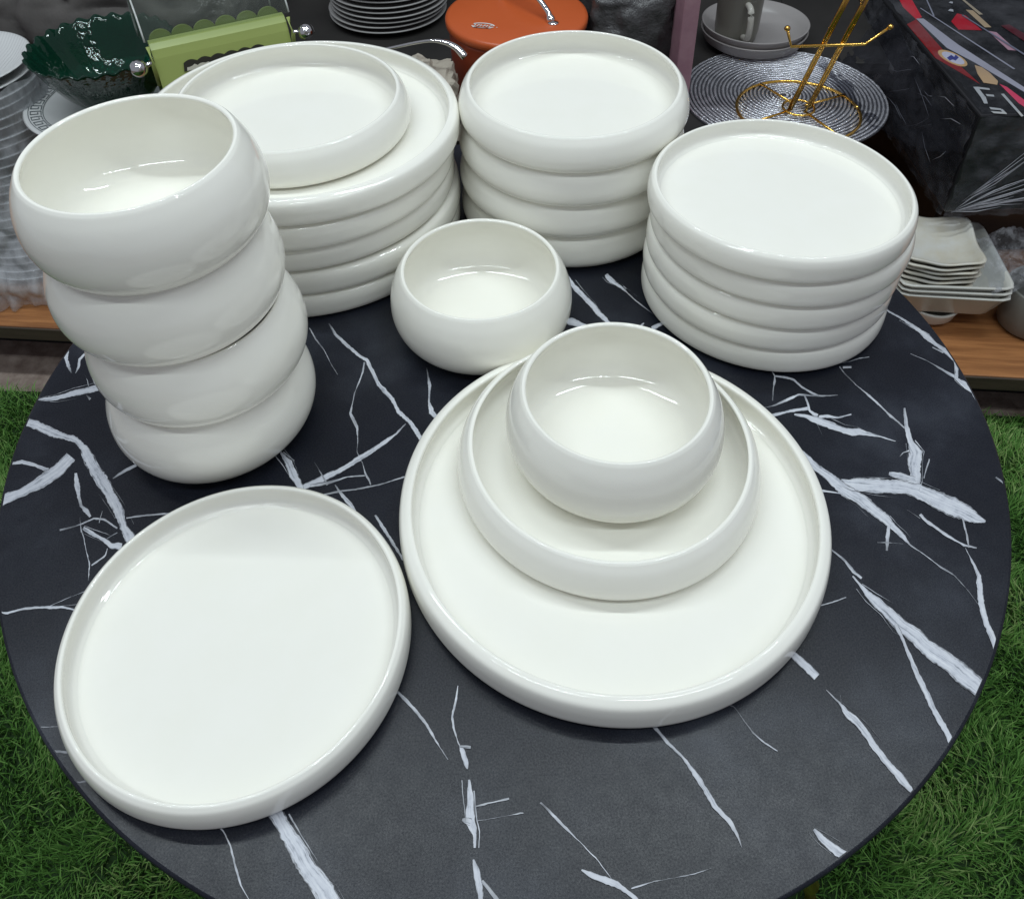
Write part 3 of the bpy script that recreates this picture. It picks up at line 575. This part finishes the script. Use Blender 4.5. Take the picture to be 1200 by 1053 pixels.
arc = [(.012 + .066 - .066 * math.cos(a) * 1.0, HB - .035 + .088 * math.sin(a)) for a in np.linspace(.5, math.pi, 18)]
arc2 = [(y + (.0645 / .066 - 1) * (y - .078), z - .002) for y, z in arc]
link('clear_cover', prism('clear_cover', arc + arc2[::-1], -LW - .004, LW + .004), CLEAR, gb, True)
for s in (-1, 1):
    link('cover_edge', tube('cover_edge', [(s * (LW + .005), y, z) for y, z in arc], .0013, 6), ACRY, gb)
    link('cover_side', prism('cover_side', arc, s * (LW + .004), s * (LW + .006)), CLEAR, gb, False)
    kn = link('knob', sphere('knob', (s * (LW + .022), .012, .113), .0118), CHROME, gb)
    link('knob_stem', tube('knob_stem', [(s * (LW + .004), .014, .116), (s * (LW + .014), .013, .114)], .0035, 10), CHROME, kn)
    link('side_arm', tube('side_arm', [(s * (LW + .003), .022, .135), (s * (LW + .003), .010, .112), (s * (LW + .0025), .020, .080)], .0028, 8), LIME, gb)

# wrapped stack of dark grey plates
GREYC = mat('dark_grey_stoneware', (.36, .35, .345), .32)
GP = [(0, .003), (.05, .003), (.055, 0), (.062, .001), (.092, .008), (.100, .0115), (.1012, .013), (.099, .0137), (.090, .0105), (.066, .0055), (0, .005)]
gme = lathe('grey_plate', GP, 72)
for i in range(8):
    o = link('grey_plate', gme, GREYC); o.location = (-.172 + random.uniform(-.003, .003), .965 + random.uniform(-.003, .003), TZ + .0005 + i * .0085)
    tag(o, 'dark grey plate, %s of the stack behind the large plates' % ('topmost' if i == 7 else ('lowest' if i == 0 else ['', 'second from bottom', 'third from bottom', 'fourth from bottom', 'fifth from bottom', 'third from top', 'second from top'][i])), 'plate', 'wrapped stack of dark grey plates')

# orange casserole with flat lid
ORANGE = simple_noise('orange_enamel', (.52, .095, .022), (.56, .11, .028), 6, .33, .04, 300, dist=.0005)
ORBODY = mat('rust_orange_enamel', (.36, .058, .020), .3)
cs = empty('casserole', (.038, .652, TZ + .0005)); tag(cs, 'orange red casserole pot with flat lid and chrome handle behind the dishes', 'pot')
PH = .122
link('pot_body', lathe('pot_body', [(0, 0), (.078, 0), (.086, .004), (.091, .015), (.0945, PH - .004), (.0955, PH), (.092, PH), (.088, .02), (0, .006)], 96), ORBODY, cs)
lid = link('lid', lathe('lid', [(0, PH + .0005), (.0955, PH + .0005), (.0985, PH + .003), (.0990, PH + .010), (.0975, PH + .0135), (.093, PH + .0150), (.05, PH + .0165), (0, PH + .017)], 96), ORANGE, cs)
LZ = PH + .0166
for s in (0,):
    hp = [(.046, -.037, LZ), (.040, -.026, LZ + .012), (.022, .0, LZ + .026), (.0, .032, LZ + .026), (-.016, .056, LZ + .012), (-.021, .064, LZ)]
    pp = crom(hp, 5); link('lid_handle', tube('lid_handle', [tuple(p) for p in pp], [.006] * 3 + [.0042] * (len(pp) - 6) + [.006] * 3, 12), CHROME, lid)
    link('rivet', lathe('rivet', [(0, .0), (.0075, 0), (.0072, .002), (0, .003)], 20), CHROME, lid).location = (.048, -.040, LZ - .0006)
LOGO = mat('white_print', (.75, .75, .73), .5)
def logo():
    V, F = [], []
    def st(p, w):
        for (x0, y0), (x1, y1) in zip(p, p[1:]):
            dx, dy = x1 - x0, y1 - y0; l = math.hypot(dx, dy) + 1e-9; nx, ny = -dy / l * w, dx / l * w; b = len(V)
            for X, Y in ((x0 + nx, y0 + ny), (x1 + nx, y1 + ny), (x1 - nx, y1 - ny), (x0 - nx, y0 - ny)): V.append((X, Y, 0))
            F.append([b, b + 1, b + 2, b + 3])
    # small oval crest with a crown of letters
    st([(.015 * math.cos(a), .0055 * math.sin(a)) for a in np.linspace(math.pi * 1.05, math.pi * 1.95, 14)], .0009)
    st([(.0155 * math.cos(a), .0075 * math.sin(a) + .001) for a in np.linspace(.15, math.pi - .5, 12)], .0011)
    for i in range(6):
        x = -.0115 + i * .0042; st([(x, -.002), (x + .0008, .0035)], .0007); st([(x, .0006 * (i % 3)), (x + .0026, .0008 + .0009 * (i % 2))], .0006)
        if i % 2: st([(x + .0008, .0035), (x + .003, .0030)], .0006)
    st([(-.013, -.0048), (.012, -.0050)], .0008); st([(.019, -.001), (.0205, -.001)], .0008)
    return mesh('emblem', V, F)
o = link('emblem', logo(), LOGO, lid, False); o.location = (-.047, -.043, LZ + .0004); o.rotation_euler = (0, 0, R(-14))

# chrome handled ladle leaning over the paper bundle
lad = empty('ladle', (0, 0, 0)); tag(lad, 'chrome serving ladle with curved handle end in front of the orange pot', 'ladle')
hp = crom([(-.200, .600, .018), (-.140, .578, .040), (-.085, .563, .057), (-.060, .556, .0585), (-.044, .549, .054), (-.032, .541, .044)], 5)
nn_ = len(hp); link('handle', tube('handle', [tuple(p) for p in hp], [.0028 + .0038 * max(0, (i / nn_ - .45) / .55) ** .7 for i in range(nn_)], 12, .75), CHROME, lad)
link('scoop', lathe('scoop', [(0, -.030), (.015, -.027), (.028, -.016), (.033, 0), (.0335, .0005), (.032, .0), (.027, -.015), (.014, -.0255), (0, -.0285)], 40), CHROME, lad).location = (-.228, .612, .022)

# crumpled beige paper bundle between the stacks
PAPER = simple_noise('beige_wrapping_paper', (.34, .30, .245), (.47, .43, .36), 14, .8, .5, 40, dist=.004)
def crumple(name, lo, hi, amp, seed, sub=4, sc=26):
    bm = bmesh.new(); bmesh.ops.create_cube(bm, size=1); bmesh.ops.subdivide_edges(bm, edges=bm.edges, cuts=2 ** sub - 1, use_grid_fill=True)
    from mathutils import noise as mn
    for v in bm.verts:
        p = v.co.copy(); q = p.normalized() * .62; p = p.lerp(q, .30)
        w = Vector([lo[i] + (p[i] + .5) * (hi[i] - lo[i]) for i in range(3)])
        a = mn.noise(w * sc + Vector((seed, 0, 0))); b = abs(mn.noise(w * sc * 2.1 + Vector((0, seed, 0))))
        w += p.normalized() * amp * (a + 1.4 * (b - .3)); v.co = w
    me = bpy.data.meshes.new(name); bm.to_mesh(me); bm.free(); return me
o = link('paper_bundle', crumple('paper_bundle', (-.135, .520, TZ + .004), (-.050, .600, .020), .010, 3), PAPER, smooth=False)
tag(o, 'crumpled beige paper bundle between the large plates and the orange pot', 'paper')
# dark plastic wrapped bundle
BAG = mat('dark_grey_plastic_bag', (.055, .053, .055), .32, spec=.5); k = N(BAG); k.bump(k.noise(k.coords('Object'), 22, 5, .7), .7, .008)
o = link('wrapped_bundle', crumple('wrapped_bundle', (.140, .640, TZ + .006), (.262, .82, .075), .014, 8), BAG)
tag(o, 'dark grey plastic wrapped bundle behind the orange pot and pink carton', 'bundle')
# narrow pink carton standing on edge
PINK = simple_noise('pink_carton', (.30, .15, .20), (.42, .25, .29), 20, .5, .1)
o = link('pink_carton', box('pink_carton', (-.010, 0, 0), (.012, .22, .19), .002), PINK, smooth=False); o.location = (.268, .600, TZ + .0005); o.rotation_euler = (0, 0, R(3))
tag(o, 'narrow dusty pink carton standing on edge right of the dark bundle', 'carton')
# grey mug standing on two grey plates
MUGC = mat('olive_grey_stoneware', (.17, .165, .14), .3); PLG = mat('warm_grey_stoneware', (.32, .30, .295), .3)
PG = [(0, .004), (.05, .004), (.055, 0), (.062, .001), (.078, .012), (.083, .026), (.0845, .028), (.082, .0285), (.075, .014), (.058, .006), (0, .006)]
pm = lathe('grey_dish', PG, 72)
for i, lab in enumerate(('warm grey shallow dish under the other grey dish with the mug', 'warm grey shallow dish directly under the olive grey mug')):
    o = link('grey_dish', pm, PLG); o.location = (.425, .815, TZ + .0005 + i * .0115); tag(o, lab, 'dish', 'grey dishes under the mug')
mg = empty('mug', (.390, .795, TZ + .0185)); tag(mg, 'olive grey mug with a pale upright handle standing on grey dishes', 'mug')
link('mug_body', lathe('mug_body', [(0, 0), (.026, 0), (.031, .004), (.034, .02), (.0355, .085), (.0365, .088), (.0345, .088), (.032, .02), (.026, .006), (0, .005)], 64), MUGC, mg)
HANDM = mat('pale_handle_glaze', (.42, .41, .37), .25)
link('handle', tube('handle', [tuple(p) for p in crom([(.002, -.033, .072), (.003, -.050, .070), (.004, -.056, .050), (.004, -.052, .026), (.002, -.034, .020)], 4)], .0048, 10), HANDM, mg)

# silver woven placemat
SILV = mat('silver_woven_cord', (.74, .75, .80), .24, metal=.8); k = N(SILV); k.bump(k.noise(k.coords('Object'), 380, 3, .7), .6, .002)
GREYCORD = mat('dark_backing', (.05, .05, .06), .6)
pmx = empty('placemat', (.430, .640, TZ + .0006)); tag(pmx, 'round silver woven placemat under the gold wire rack', 'placemat')
link('backing', lathe('backing', [(0, 0), (.148, 0), (.148, .0015), (0, .0015)], 96), GREYCORD, pmx, False)
def ring_me(r, rad=.0019, n=120):
    V, F = [], []
    for j in range(n):
        a = 2 * math.pi * j / n
        for q in range(5):
            b = 2 * math.pi * q / 5; rr2 = rad * (1 + .22 * math.sin(a * r * 1300))
            V.append(((r + rr2 * math.cos(b)) * math.cos(a), (r + rr2 * math.cos(b)) * math.sin(a), .0028 + rr2 * math.sin(b)))
    for j in range(n):
        for q in range(5): F.append([j * 5 + q, ((j + 1) % n) * 5 + q, ((j + 1) % n) * 5 + (q + 1) % 5, j * 5 + (q + 1) % 5])
    return mesh('woven_ring', V, F)
for i in range(25): link('woven_ring', ring_me(.0065 + i * .0058), SILV, pmx)

# gold wire mug rack
rk = empty('mug_rack', (.437, .590, TZ + .0045)); tag(rk, 'gold wire mug rack standing on the silver placemat', 'rack')
def circ(r, z, n=64): return [(r * math.cos(2 * math.pi * j / n), r * math.sin(2 * math.pi * j / n), z) for j in range(n + 1)]
link('base_ring', tube('base_ring', circ(.086, .0022), .0022, 8), GOLD, rk)
link('inner_ring', tube('inner_ring', circ(.022, .0065), .0018, 8), GOLD, rk)
for a in (25, 115, 205, 295):
    d = (math.cos(R(a)), math.sin(R(a))); link('spoke', tube('spoke', [(d[0] * .012, d[1] * .012, .0068), (d[0] * .086, d[1] * .086, .0045)], .0018, 8), GOLD, rk)
for (x, y) in ((-.016, -.004), (-.008, .004), (.010, -.004), (.018, .004)):
    link('post', tube('post', [(x, y, .004), (x + .080, y, .30)], .0023, 10), GOLD, rk)
for z, a in ((.105, 0), (.185, 62), (.255, 8)):
    ca, sa = math.cos(R(a)), math.sin(R(a))
    pts = [(-.070, .0, z + .026), (-.060, 0, z), (.040, 0, z), (.068, 0, z + .024)]
    pts = [(x * ca - (-.0075) * sa + .27 * z, x * sa + (-.0075) * ca, zz) for x, y, zz in pts]
    hk = link('hook', tube('hook', pts, .0022, 10), GOLD, rk)
    for e in (0, -1): link('hook_tip', sphere('hook_tip', pts[e], .0042, 2), GOLD, hk)

from mathutils import noise as mn
def film_sheet(name, org, ux, uy, nu, nv, nrm, amp, seed):
    org, ux, uy, nrm = map(Vector, (org, ux, uy, nrm)); V, F = [], []
    for i in range(nu + 1):
        for j in range(nv + 1):
            p = org + ux * (i / nu) + uy * (j / nv)
            d = abs(mn.noise(Vector((p.x * 30 + seed, p.y * 30, p.z * 22)))) + .5 * abs(mn.noise(Vector((p.x * 75, p.y * 75 + seed, p.z * 40))))
            V.append(p + nrm * (.0012 + amp * d))
    for i in range(nu):
        for j in range(nv): a = i * (nv + 1) + j; F.append([a, a + 1, a + nv + 2, a + nv + 1])
    return mesh(name, V, F)
# printed black box wrapped in film, lying on the square dishes
BOXB = mat('black_carton_gloss', (.020, .020, .022), .2, spec=.5)
bx_ = empty('printed_box', (.648, .499, -.2005)); tag(bx_, 'black box wrapped in cling film with red and white racing print on top', 'box')
link('carton', box('carton', (0, 0, 0), (.30, .43, .16), .003), BOXB, bx_, False)
EXTRA = [((.055, .30), (.075, .40), .0012, (.30, .30, .36)), ((.10, .12), (.045, .33), .0016, (.35, .34, .40)), ((.13, .30), (.125, .36), .003, (.45, .36, .25)), ((.088, .315), (.092, .322), .004, (.5, .5, .52)), ((.10, .345), (.104, .35), .003, (.5, .5, .52)), ((.15, .10), (.10, .30), .002, (.20, .20, .26)), ((.19, .09), (.15, .26), .012, (.10, .012, .02)), ((.225, .06), (.19, .20), .004, (.38, .36, .40))]
COLS = dict(redA=(.62, .012, .03), darkred=(.26, .016, .018), white=(.42, .40, .46), redB=(.50, .014, .03), tan=(.50, .36, .22), pink=(.50, .28, .34), ring=(.62, .38, .17), disc=(.58, .56, .66), blue=(.03, .04, .22), tan2=(.55, .36, .20), redC=(.72, .06, .13))
PRINT={
 'redA':[(0.6745, 0.8773), (0.6945, 0.8758), (0.6841, 0.7983), (0.6721, 0.7911), (0.6684, 0.8377)],
 'darkred':[(0.643, 0.7746), (0.6721, 0.7911), (0.6727, 0.6832), (0.6827, 0.5803), (0.6468, 0.6616), (0.6391, 0.6807)],
 'white':[(0.6731, 0.7937), (0.6844, 0.7929), (0.7017, 0.7004), (0.7387, 0.5685), (0.7572, 0.5114), (0.7516, 0.5003), (0.7327, 0.5557), (0.7019, 0.6444), (0.6807, 0.6922)],
 'redB':[(0.723, 0.7797), (0.7438, 0.8077), (0.7541, 0.7989), (0.7568, 0.7463), (0.7227, 0.7512)],
 'tan':[(0.763, 0.8201), (0.7733, 0.8166), (0.7755, 0.7553), (0.7656, 0.756)],
 'pink':[(0.7645, 0.7433), (0.7755, 0.7375), (0.7786, 0.6764), (0.767, 0.6795)],
 'ring':[(0.6909, 0.6451), (0.6892, 0.6388), (0.6863, 0.6346), (0.6823, 0.6326), (0.6778, 0.6332), (0.673, 0.6363), (0.6685, 0.6416), (0.6646, 0.6486), (0.6619, 0.6566), (0.6604, 0.6649), (0.6605, 0.6727), (0.6621, 0.6792), (0.6651, 0.6837), (0.6691, 0.6858), (0.6738, 0.6851), (0.6787, 0.6819), (0.6833, 0.6764), (0.6871, 0.6692), (0.6898, 0.661), (0.6911, 0.6527)],
 'disc':[(0.6881, 0.648), (0.6867, 0.6432), (0.6844, 0.64), (0.6813, 0.6386), (0.6778, 0.6392), (0.6741, 0.6416), (0.6706, 0.6458), (0.6677, 0.6512), (0.6656, 0.6574), (0.6646, 0.6637), (0.6647, 0.6697), (0.666, 0.6746), (0.6683, 0.6779), (0.6714, 0.6794), (0.6751, 0.6788), (0.6788, 0.6762), (0.6824, 0.672), (0.6853, 0.6664), (0.6873, 0.6601), (0.6883, 0.6538)],
 'blue':[(0.6678, 0.6602), (0.6778, 0.6688), (0.6792, 0.6618), (0.6845, 0.6693), (0.6854, 0.66), (0.6767, 0.6505), (0.674, 0.6543), (0.6684, 0.651)],
 'tan2':[(0.6981, 0.6356), (0.7056, 0.6284), (0.7093, 0.6128), (0.7103, 0.587), (0.7047, 0.5768), (0.6885, 0.5841), (0.6912, 0.6096)],
 'redC':[(0.7086, 0.5787), (0.7149, 0.57), (0.7221, 0.5331), (0.7308, 0.4977), (0.7195, 0.4946), (0.7107, 0.5259)],
 'g1':[(0.6692, 0.5728), (0.6752, 0.5724), (0.6739, 0.546), (0.6675, 0.5452)],
 'g2':[(0.6752, 0.5724), (0.6893, 0.5674), (0.6882, 0.5626), (0.6747, 0.5667)],
 'g3':[(0.6774, 0.5518), (0.6873, 0.5492), (0.6861, 0.5441), (0.677, 0.5462)],
 'g4':[(0.6675, 0.5452), (0.6743, 0.5448), (0.6693, 0.5265), (0.6645, 0.5267)],
 'g5':[(0.698, 0.5506), (0.7023, 0.5511), (0.7017, 0.4919), (0.698, 0.4903)],
 'g6':[(0.667, 0.5169), (0.6807, 0.5122), (0.6797, 0.5076), (0.6665, 0.5111)],
 'g7':[(0.6643, 0.5063), (0.6822, 0.5025), (0.682, 0.4976), (0.6659, 0.5009)],
 'g8':[(0.678, 0.5104), (0.6818, 0.5102), (0.6825, 0.4987), (0.6787, 0.499)],
}
MARK= [[(0.3332, -0.1108), (0.2902, -0.1087), (0.2514, -0.1079)], [(0.367, -0.1893), (0.3248, -0.1902)], [(0.3598, -0.2044), (0.3245, -0.1906), (0.3105, -0.1603), (0.2821, -0.124)], [(0.3103, -0.1228), (0.3079, -0.1401), (0.3065, -0.1514)], [(0.2954, -0.1336), (0.2828, -0.123)]]
for i, (kx, pts) in enumerate(PRINT.items()):
    pts = [(max(.0035, x - .648), y - .499) for x, y in pts]
    pts = [(x, min(y, .425)) for x, y in pts]
    cc = COLS.get(kx, (.45, .45, .45)); key = 'print_' + '%d_%d_%d' % tuple(int(c * 100) for c in cc)
    m = bpy.data.materials.get(key) or mat(key, cc, .35)
    link('print_patch', flat_poly('print_patch', pts, .1604 + i * .00006), m, bx_, False)
link('cling_film', film_sheet('cling_film', (.002, .002, .1606), (.296, 0, 0), (0, .426, 0), 50, 60, (0, 0, 1), .006, 9), film_mat('clear_top_film', lo=.01, hi=.16, scale=10, base=(.4, .4, .44)), bx_)
for i, ((x0, y0), (x1, y1), w, cc) in enumerate(EXTRA):
    dx, dy = x1 - x0, y1 - y0; l = math.hypot(dx, dy); nx, ny = -dy / l * w, dx / l * w
    link('print_patch', flat_poly('print_patch', [(x0 + nx, y0 + ny), (x1 + nx * .6, y1 + ny * .6), (x1 - nx * .6, y1 - ny * .6), (x0 - nx, y0 - ny)], .1616 + i * .00006 - .0014 * 0), mat('print_extra', cc, .35), bx_, False)
SILVP = mat('silver_foil_print', (.60, .60, .62), .4)
for i, st in enumerate(MARK):
    w = [.0085, .004, .004, .0035, .004][i]; pts = [Vector((-.0085, s, z + .2005)) for s, z in st]
    V, F = [], []
    for j, p in enumerate(pts):
        t = (pts[min(j + 1, len(pts) - 1)] - pts[max(j - 1, 0)]).normalized(); nrm = Vector((0, -t.z, t.y)); ww = w * (1 if 0 < j < len(pts) - 1 else .6)
        V += [p + nrm * ww, p - nrm * ww]
    for j in range(len(pts) - 1): F.append([2 * j, 2 * j + 1, 2 * j + 3, 2 * j + 2])
    link('foil_mark', mesh('foil_mark', V, F), SILVP, bx_, False)
link('cling_film', film_sheet('cling_film', (-.001, -.001, -.004), (.30, 0, 0), (0, 0, .1635), 80, 48, (0, -1, 0), .010, 1), FILM_D, bx_)
link('cling_film', film_sheet('cling_film', (-.001, -.001, -.004), (0, .43, 0), (0, 0, .1635), 90, 48, (-1, 0, 0), .010, 5), FILM_D, bx_)
CREASE = mat('film_crease_glint', (.50, .50, .55), .25)  # pale strands paint the glare streaks along the film's folds
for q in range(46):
    if q < 30:                                      # painted crease glints fanning out from the lower near corner over the front face
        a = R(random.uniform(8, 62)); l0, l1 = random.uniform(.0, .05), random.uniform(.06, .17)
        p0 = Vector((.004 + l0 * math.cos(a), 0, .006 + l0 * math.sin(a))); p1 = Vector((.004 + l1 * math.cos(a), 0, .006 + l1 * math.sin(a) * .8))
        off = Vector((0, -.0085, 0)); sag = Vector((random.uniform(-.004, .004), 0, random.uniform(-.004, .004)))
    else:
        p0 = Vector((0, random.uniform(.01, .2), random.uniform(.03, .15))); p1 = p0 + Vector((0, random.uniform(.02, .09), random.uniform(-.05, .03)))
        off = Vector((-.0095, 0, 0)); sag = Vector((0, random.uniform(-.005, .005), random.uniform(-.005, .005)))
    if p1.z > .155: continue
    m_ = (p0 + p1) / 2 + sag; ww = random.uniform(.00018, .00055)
    link('crease_glint', tube('crease_glint', [p0 + off, p0.lerp(m_, .6) + off, m_ + off, m_.lerp(p1, .5) + off, p1 + off], [ww * .3, ww, ww, ww * .7, ww * .2], 5), CREASE, bx_)
def drape():
    A, B, C_, D = Vector((-.003, -.004, .10)), Vector((-.003, .34, .158)), Vector((-.150, .215, .126)), Vector((-.120, .040, .120)); V, F = [], []; n1, n2 = 44, 44
    for i in range(n1 + 1):
        for j in range(n2 + 1):
            u, v = i / n1, j / n2; p = A.lerp(B, v).lerp(D.lerp(C_, v), u)
            p.z += -.030 * math.sin(math.pi * u) * (.4 + .6 * v) + .016 * (abs(mn.noise(Vector((u * 5 + v * 2, v * 6, 3)))) + .5 * abs(mn.noise(Vector((u * 13, v * 13 + u * 5, 7)))))
            V.append(p)
    for i in range(n1):
        for j in range(n2): a = i * (n2 + 1) + j; F.append([a, a + 1, a + n2 + 2, a + n2 + 1])
    return mesh('draped_film', V, F)
link('draped_film', drape(), film_mat('dark_draped_film', tint=(.62, .63, .66), lo=.05, hi=.30, scale=7, base=(.07, .07, .085)), bx_)
# plain black carton that carries the back of it
o = link('black_carton', box('black_carton', (.70, .60, SZ + .0005), (.95, .92, -.2012), .003), BOXB, smooth=False); tag(o, 'plain black carton standing on the shelf beneath the printed box', 'carton')

# square trays and dishes on the low shelf
CREAM = simple_noise('cream_glaze', (.56, .56, .52), (.64, .63, .58), 12, .2, 0)
STAIN = simple_noise('white_glaze_rusty', (.66, .66, .63), (.60, .56, .46), 26, .25, 0)
def sq_dish(name, half, h, base, th=.004, rnd=.35, wave=0):
    def ringp(s, z, wv=0):
        out = []
        n = 64
        for j in range(n):
            a = 2 * math.pi * j / n; c, s_ = math.cos(a), math.sin(a); p = 2 / rnd if rnd else 20
            r = 1 / (abs(c) ** p + abs(s_) ** p) ** (1 / p)
            out.append((s * r * c, s * r * s_, z + wv * math.cos(4 * a)))
        return out
    rings = [ringp(base * .6, .002), ringp(base - .004, .001), ringp(base, .0), ringp(base + .003, .003), ringp(half - .004, h - .006, -wave), ringp(half, h - .002, -wave), ringp(half, h, -wave), ringp(half - th, h, -wave), ringp(half - th - .003, h - .008, -wave), ringp(base - .003, .006), ringp(base * .5, .005)]
    V = [p for r in rings for p in r]; n = 64; F = []
    for i in range(len(rings) - 1):
        for j in range(n): F.append([i * n + j, i * n + (j + 1) % n, (i + 1) * n + (j + 1) % n, (i + 1) * n + j])
    F.append(list(range(n))[::-1]); F.append([(len(rings) - 1) * n + j for j in range(n)])
    me = mesh(name, V, F); bm = bmesh.new(); bm.from_mesh(me); bmesh.ops.recalc_face_normals(bm, faces=bm.faces); bm.to_mesh(me); bm.free(); return me
o = link('cream_bowl', lathe('cream_bowl', [(0, .002), (.02, .002), (.022, 0), (.026, .001), (.036, .012), (.0395, .026), (.041, .029), (.0405, .032), (.037, .031), (.032, .012), (0, .006)], 64), CREAM); o.location = (.652, .455, SZ + .0005)
tag(o, 'small cream bowl under the square trays on the brown shelf', 'bowl')
tray = sq_dish('square_tray', .080, .046, .060, rnd=.16)
for i in range(3):
    o = link('square_tray', tray, CREAM); o.location = (.662 - i * .001, .482 + i * .0015, SZ + .0335 + i * .0085); o.rotation_euler = (0, 0, R(-8 + i))
    tag(o, 'cream square tray, %s of three nested under the wrapped black box' % ('lowest', 'middle', 'uppermost')[i], 'tray', 'nested square trays')
dish = sq_dish('square_dish', .056, .022, .034, rnd=.22, wave=.0035)
for i in range(7):
    o = link('square_dish', dish, STAIN if i == 6 else CREAM); o.location = (.636 + random.uniform(-.0028, .0028), .474 + random.uniform(-.0028, .0028), SZ + .060 + i * .0085); o.rotation_euler = (0, 0, R(-9 + random.uniform(-5, 5)))
    tag(o, 'small white square dish, %s of seven stacked in the tray' % ['lowest', 'second from bottom', 'third from bottom', 'middle one', 'third from top', 'second from top', 'topmost'][i], 'dish', 'small square dishes stacked in the tray')
o = link('grey_pot', lathe('grey_pot', [(0, 0), (.035, 0), (.042, .006), (.047, .03), (.048, .075), (.046, .078), (.044, .075), (.042, .03), (.034, .01), (0, .008)], 64), mat('grey_green_stoneware', (.17, .165, .15), .35)); o.location = (.790, .425, SZ + .0005)
tag(o, 'grey stoneware pot at the right edge on the brown shelf', 'pot')
wf = film_sheet('loose_film', (.700, .400, SZ + .075), (.12, .03, .0), (.0, .09, .035), 30, 24, (-.2, -.3, 1), .030, 11)
o = link('loose_film', wf, film_mat('crinkled_clear_film', lo=.05, hi=.45, scale=40, base=(.6, .6, .64))); tag(o, 'crinkled clear plastic film on the right corner of the square trays', 'film')

# wrapped stack of ribbed white plates at far left
RIB = mat('ribbed_white_glaze', (.66, .67, .67), .3); k = N(RIB)
wv = k.n('ShaderNodeTexWave'); wv.inputs['Scale'].default_value = 60; k.l(k.coords('Object'), wv.inputs['Vector']); k.bump(wv.outputs['Fac'], .25, .002)
WP = [(0, .003), (.06, .003), (.065, 0), (.07, .001), (.088, .008), (.098, .012), (.0995, .0135), (.097, .0142), (.086, .0105), (.072, .0060), (0, .0055)]
wme = lathe('ribbed_plate', WP, 96)
NW = 24
for i in range(NW):
    o = link('ribbed_plate', wme, RIB); o.location = (-.770 + random.uniform(-.0025, .0025), .690 + random.uniform(-.0025, .0025), SZ + .0006 + i * .0145)
    tag(o, 'uncovered white ribbed plate topping the tall wrapped stack at the left edge' if i == NW - 1 else 'white ribbed plate inside the tall film wrapped stack at the left edge', 'plate', 'tall wrapped stack of ribbed plates')
def skirt():
    V, F = [], []; n, m_ = 220, 90
    for i in range(m_ + 1):
        t = i / m_
        for j in range(n):
            a = 2 * math.pi * j / n
            r = .1035 + .004 * t + .085 * max(0, t - .28) ** 1.6
            d = mn.noise(Vector((math.cos(a) * 3.2, math.sin(a) * 3.2, t * 5))) + .9 * abs(mn.noise(Vector((math.cos(a) * 7 + t * 3, math.sin(a) * 7, t * 8 + 4)))) + .12 * abs(mn.noise(Vector((math.cos(a) * 17, math.sin(a) * 17 - t * 6, t * 15 + 2))))
            r += (.003 + .024 * t) * d
            V.append((r * math.cos(a), r * math.sin(a), -.030 + (SZ + .003 + .030) * t + .010 * mn.noise(Vector((a * 2, t * 3, 1))) * (1 - t)))
    for i in range(m_):
        for j in range(n): F.append([i * n + j, i * n + (j + 1) % n, (i + 1) * n + (j + 1) % n, (i + 1) * n + j])
    return mesh('wrapping_film', V, F)
o = link('wrapping_film', skirt(), FILM_L); o.location = (-.770, .690, 0); tag(o, 'crumpled milky plastic film wrapped round the tall plate stack at left', 'film')
# dark cloth heap behind the green bowl
CLOTH = simple_noise('dark_grey_cloth', (.055, .050, .047), (.11, .10, .095), 8, .85, .4, 60, dist=.003)
o = link('cloth_heap', crumple('cloth_heap', (-.86, .84, TZ + .012), (-.40, 1.12, .02), .030, 21, 5, 9), CLOTH); tag(o, 'heap of dark grey cloth behind the emerald glass bowl', 'cloth')
o = link('card_label', mesh('card_label', [(-.045, -.03, 0), (.045, -.03, .002), (.045, .03, .004), (-.045, .03, .002), (-.045, -.03, -.001), (.045, -.03, .001), (.045, .03, .003), (-.045, .03, .001)], [[0, 1, 2, 3], [7, 6, 5, 4], [0, 4, 5, 1], [1, 5, 6, 2], [2, 6, 7, 3], [3, 7, 4, 0]]), mat('grey_card', (.25, .24, .235), .7), smooth=False)
o.location = (-.675, .885, .020); o.rotation_euler = (R(12), 0, R(-38)); tag(o, 'pale grey card lying on the dark cloth heap', 'card')
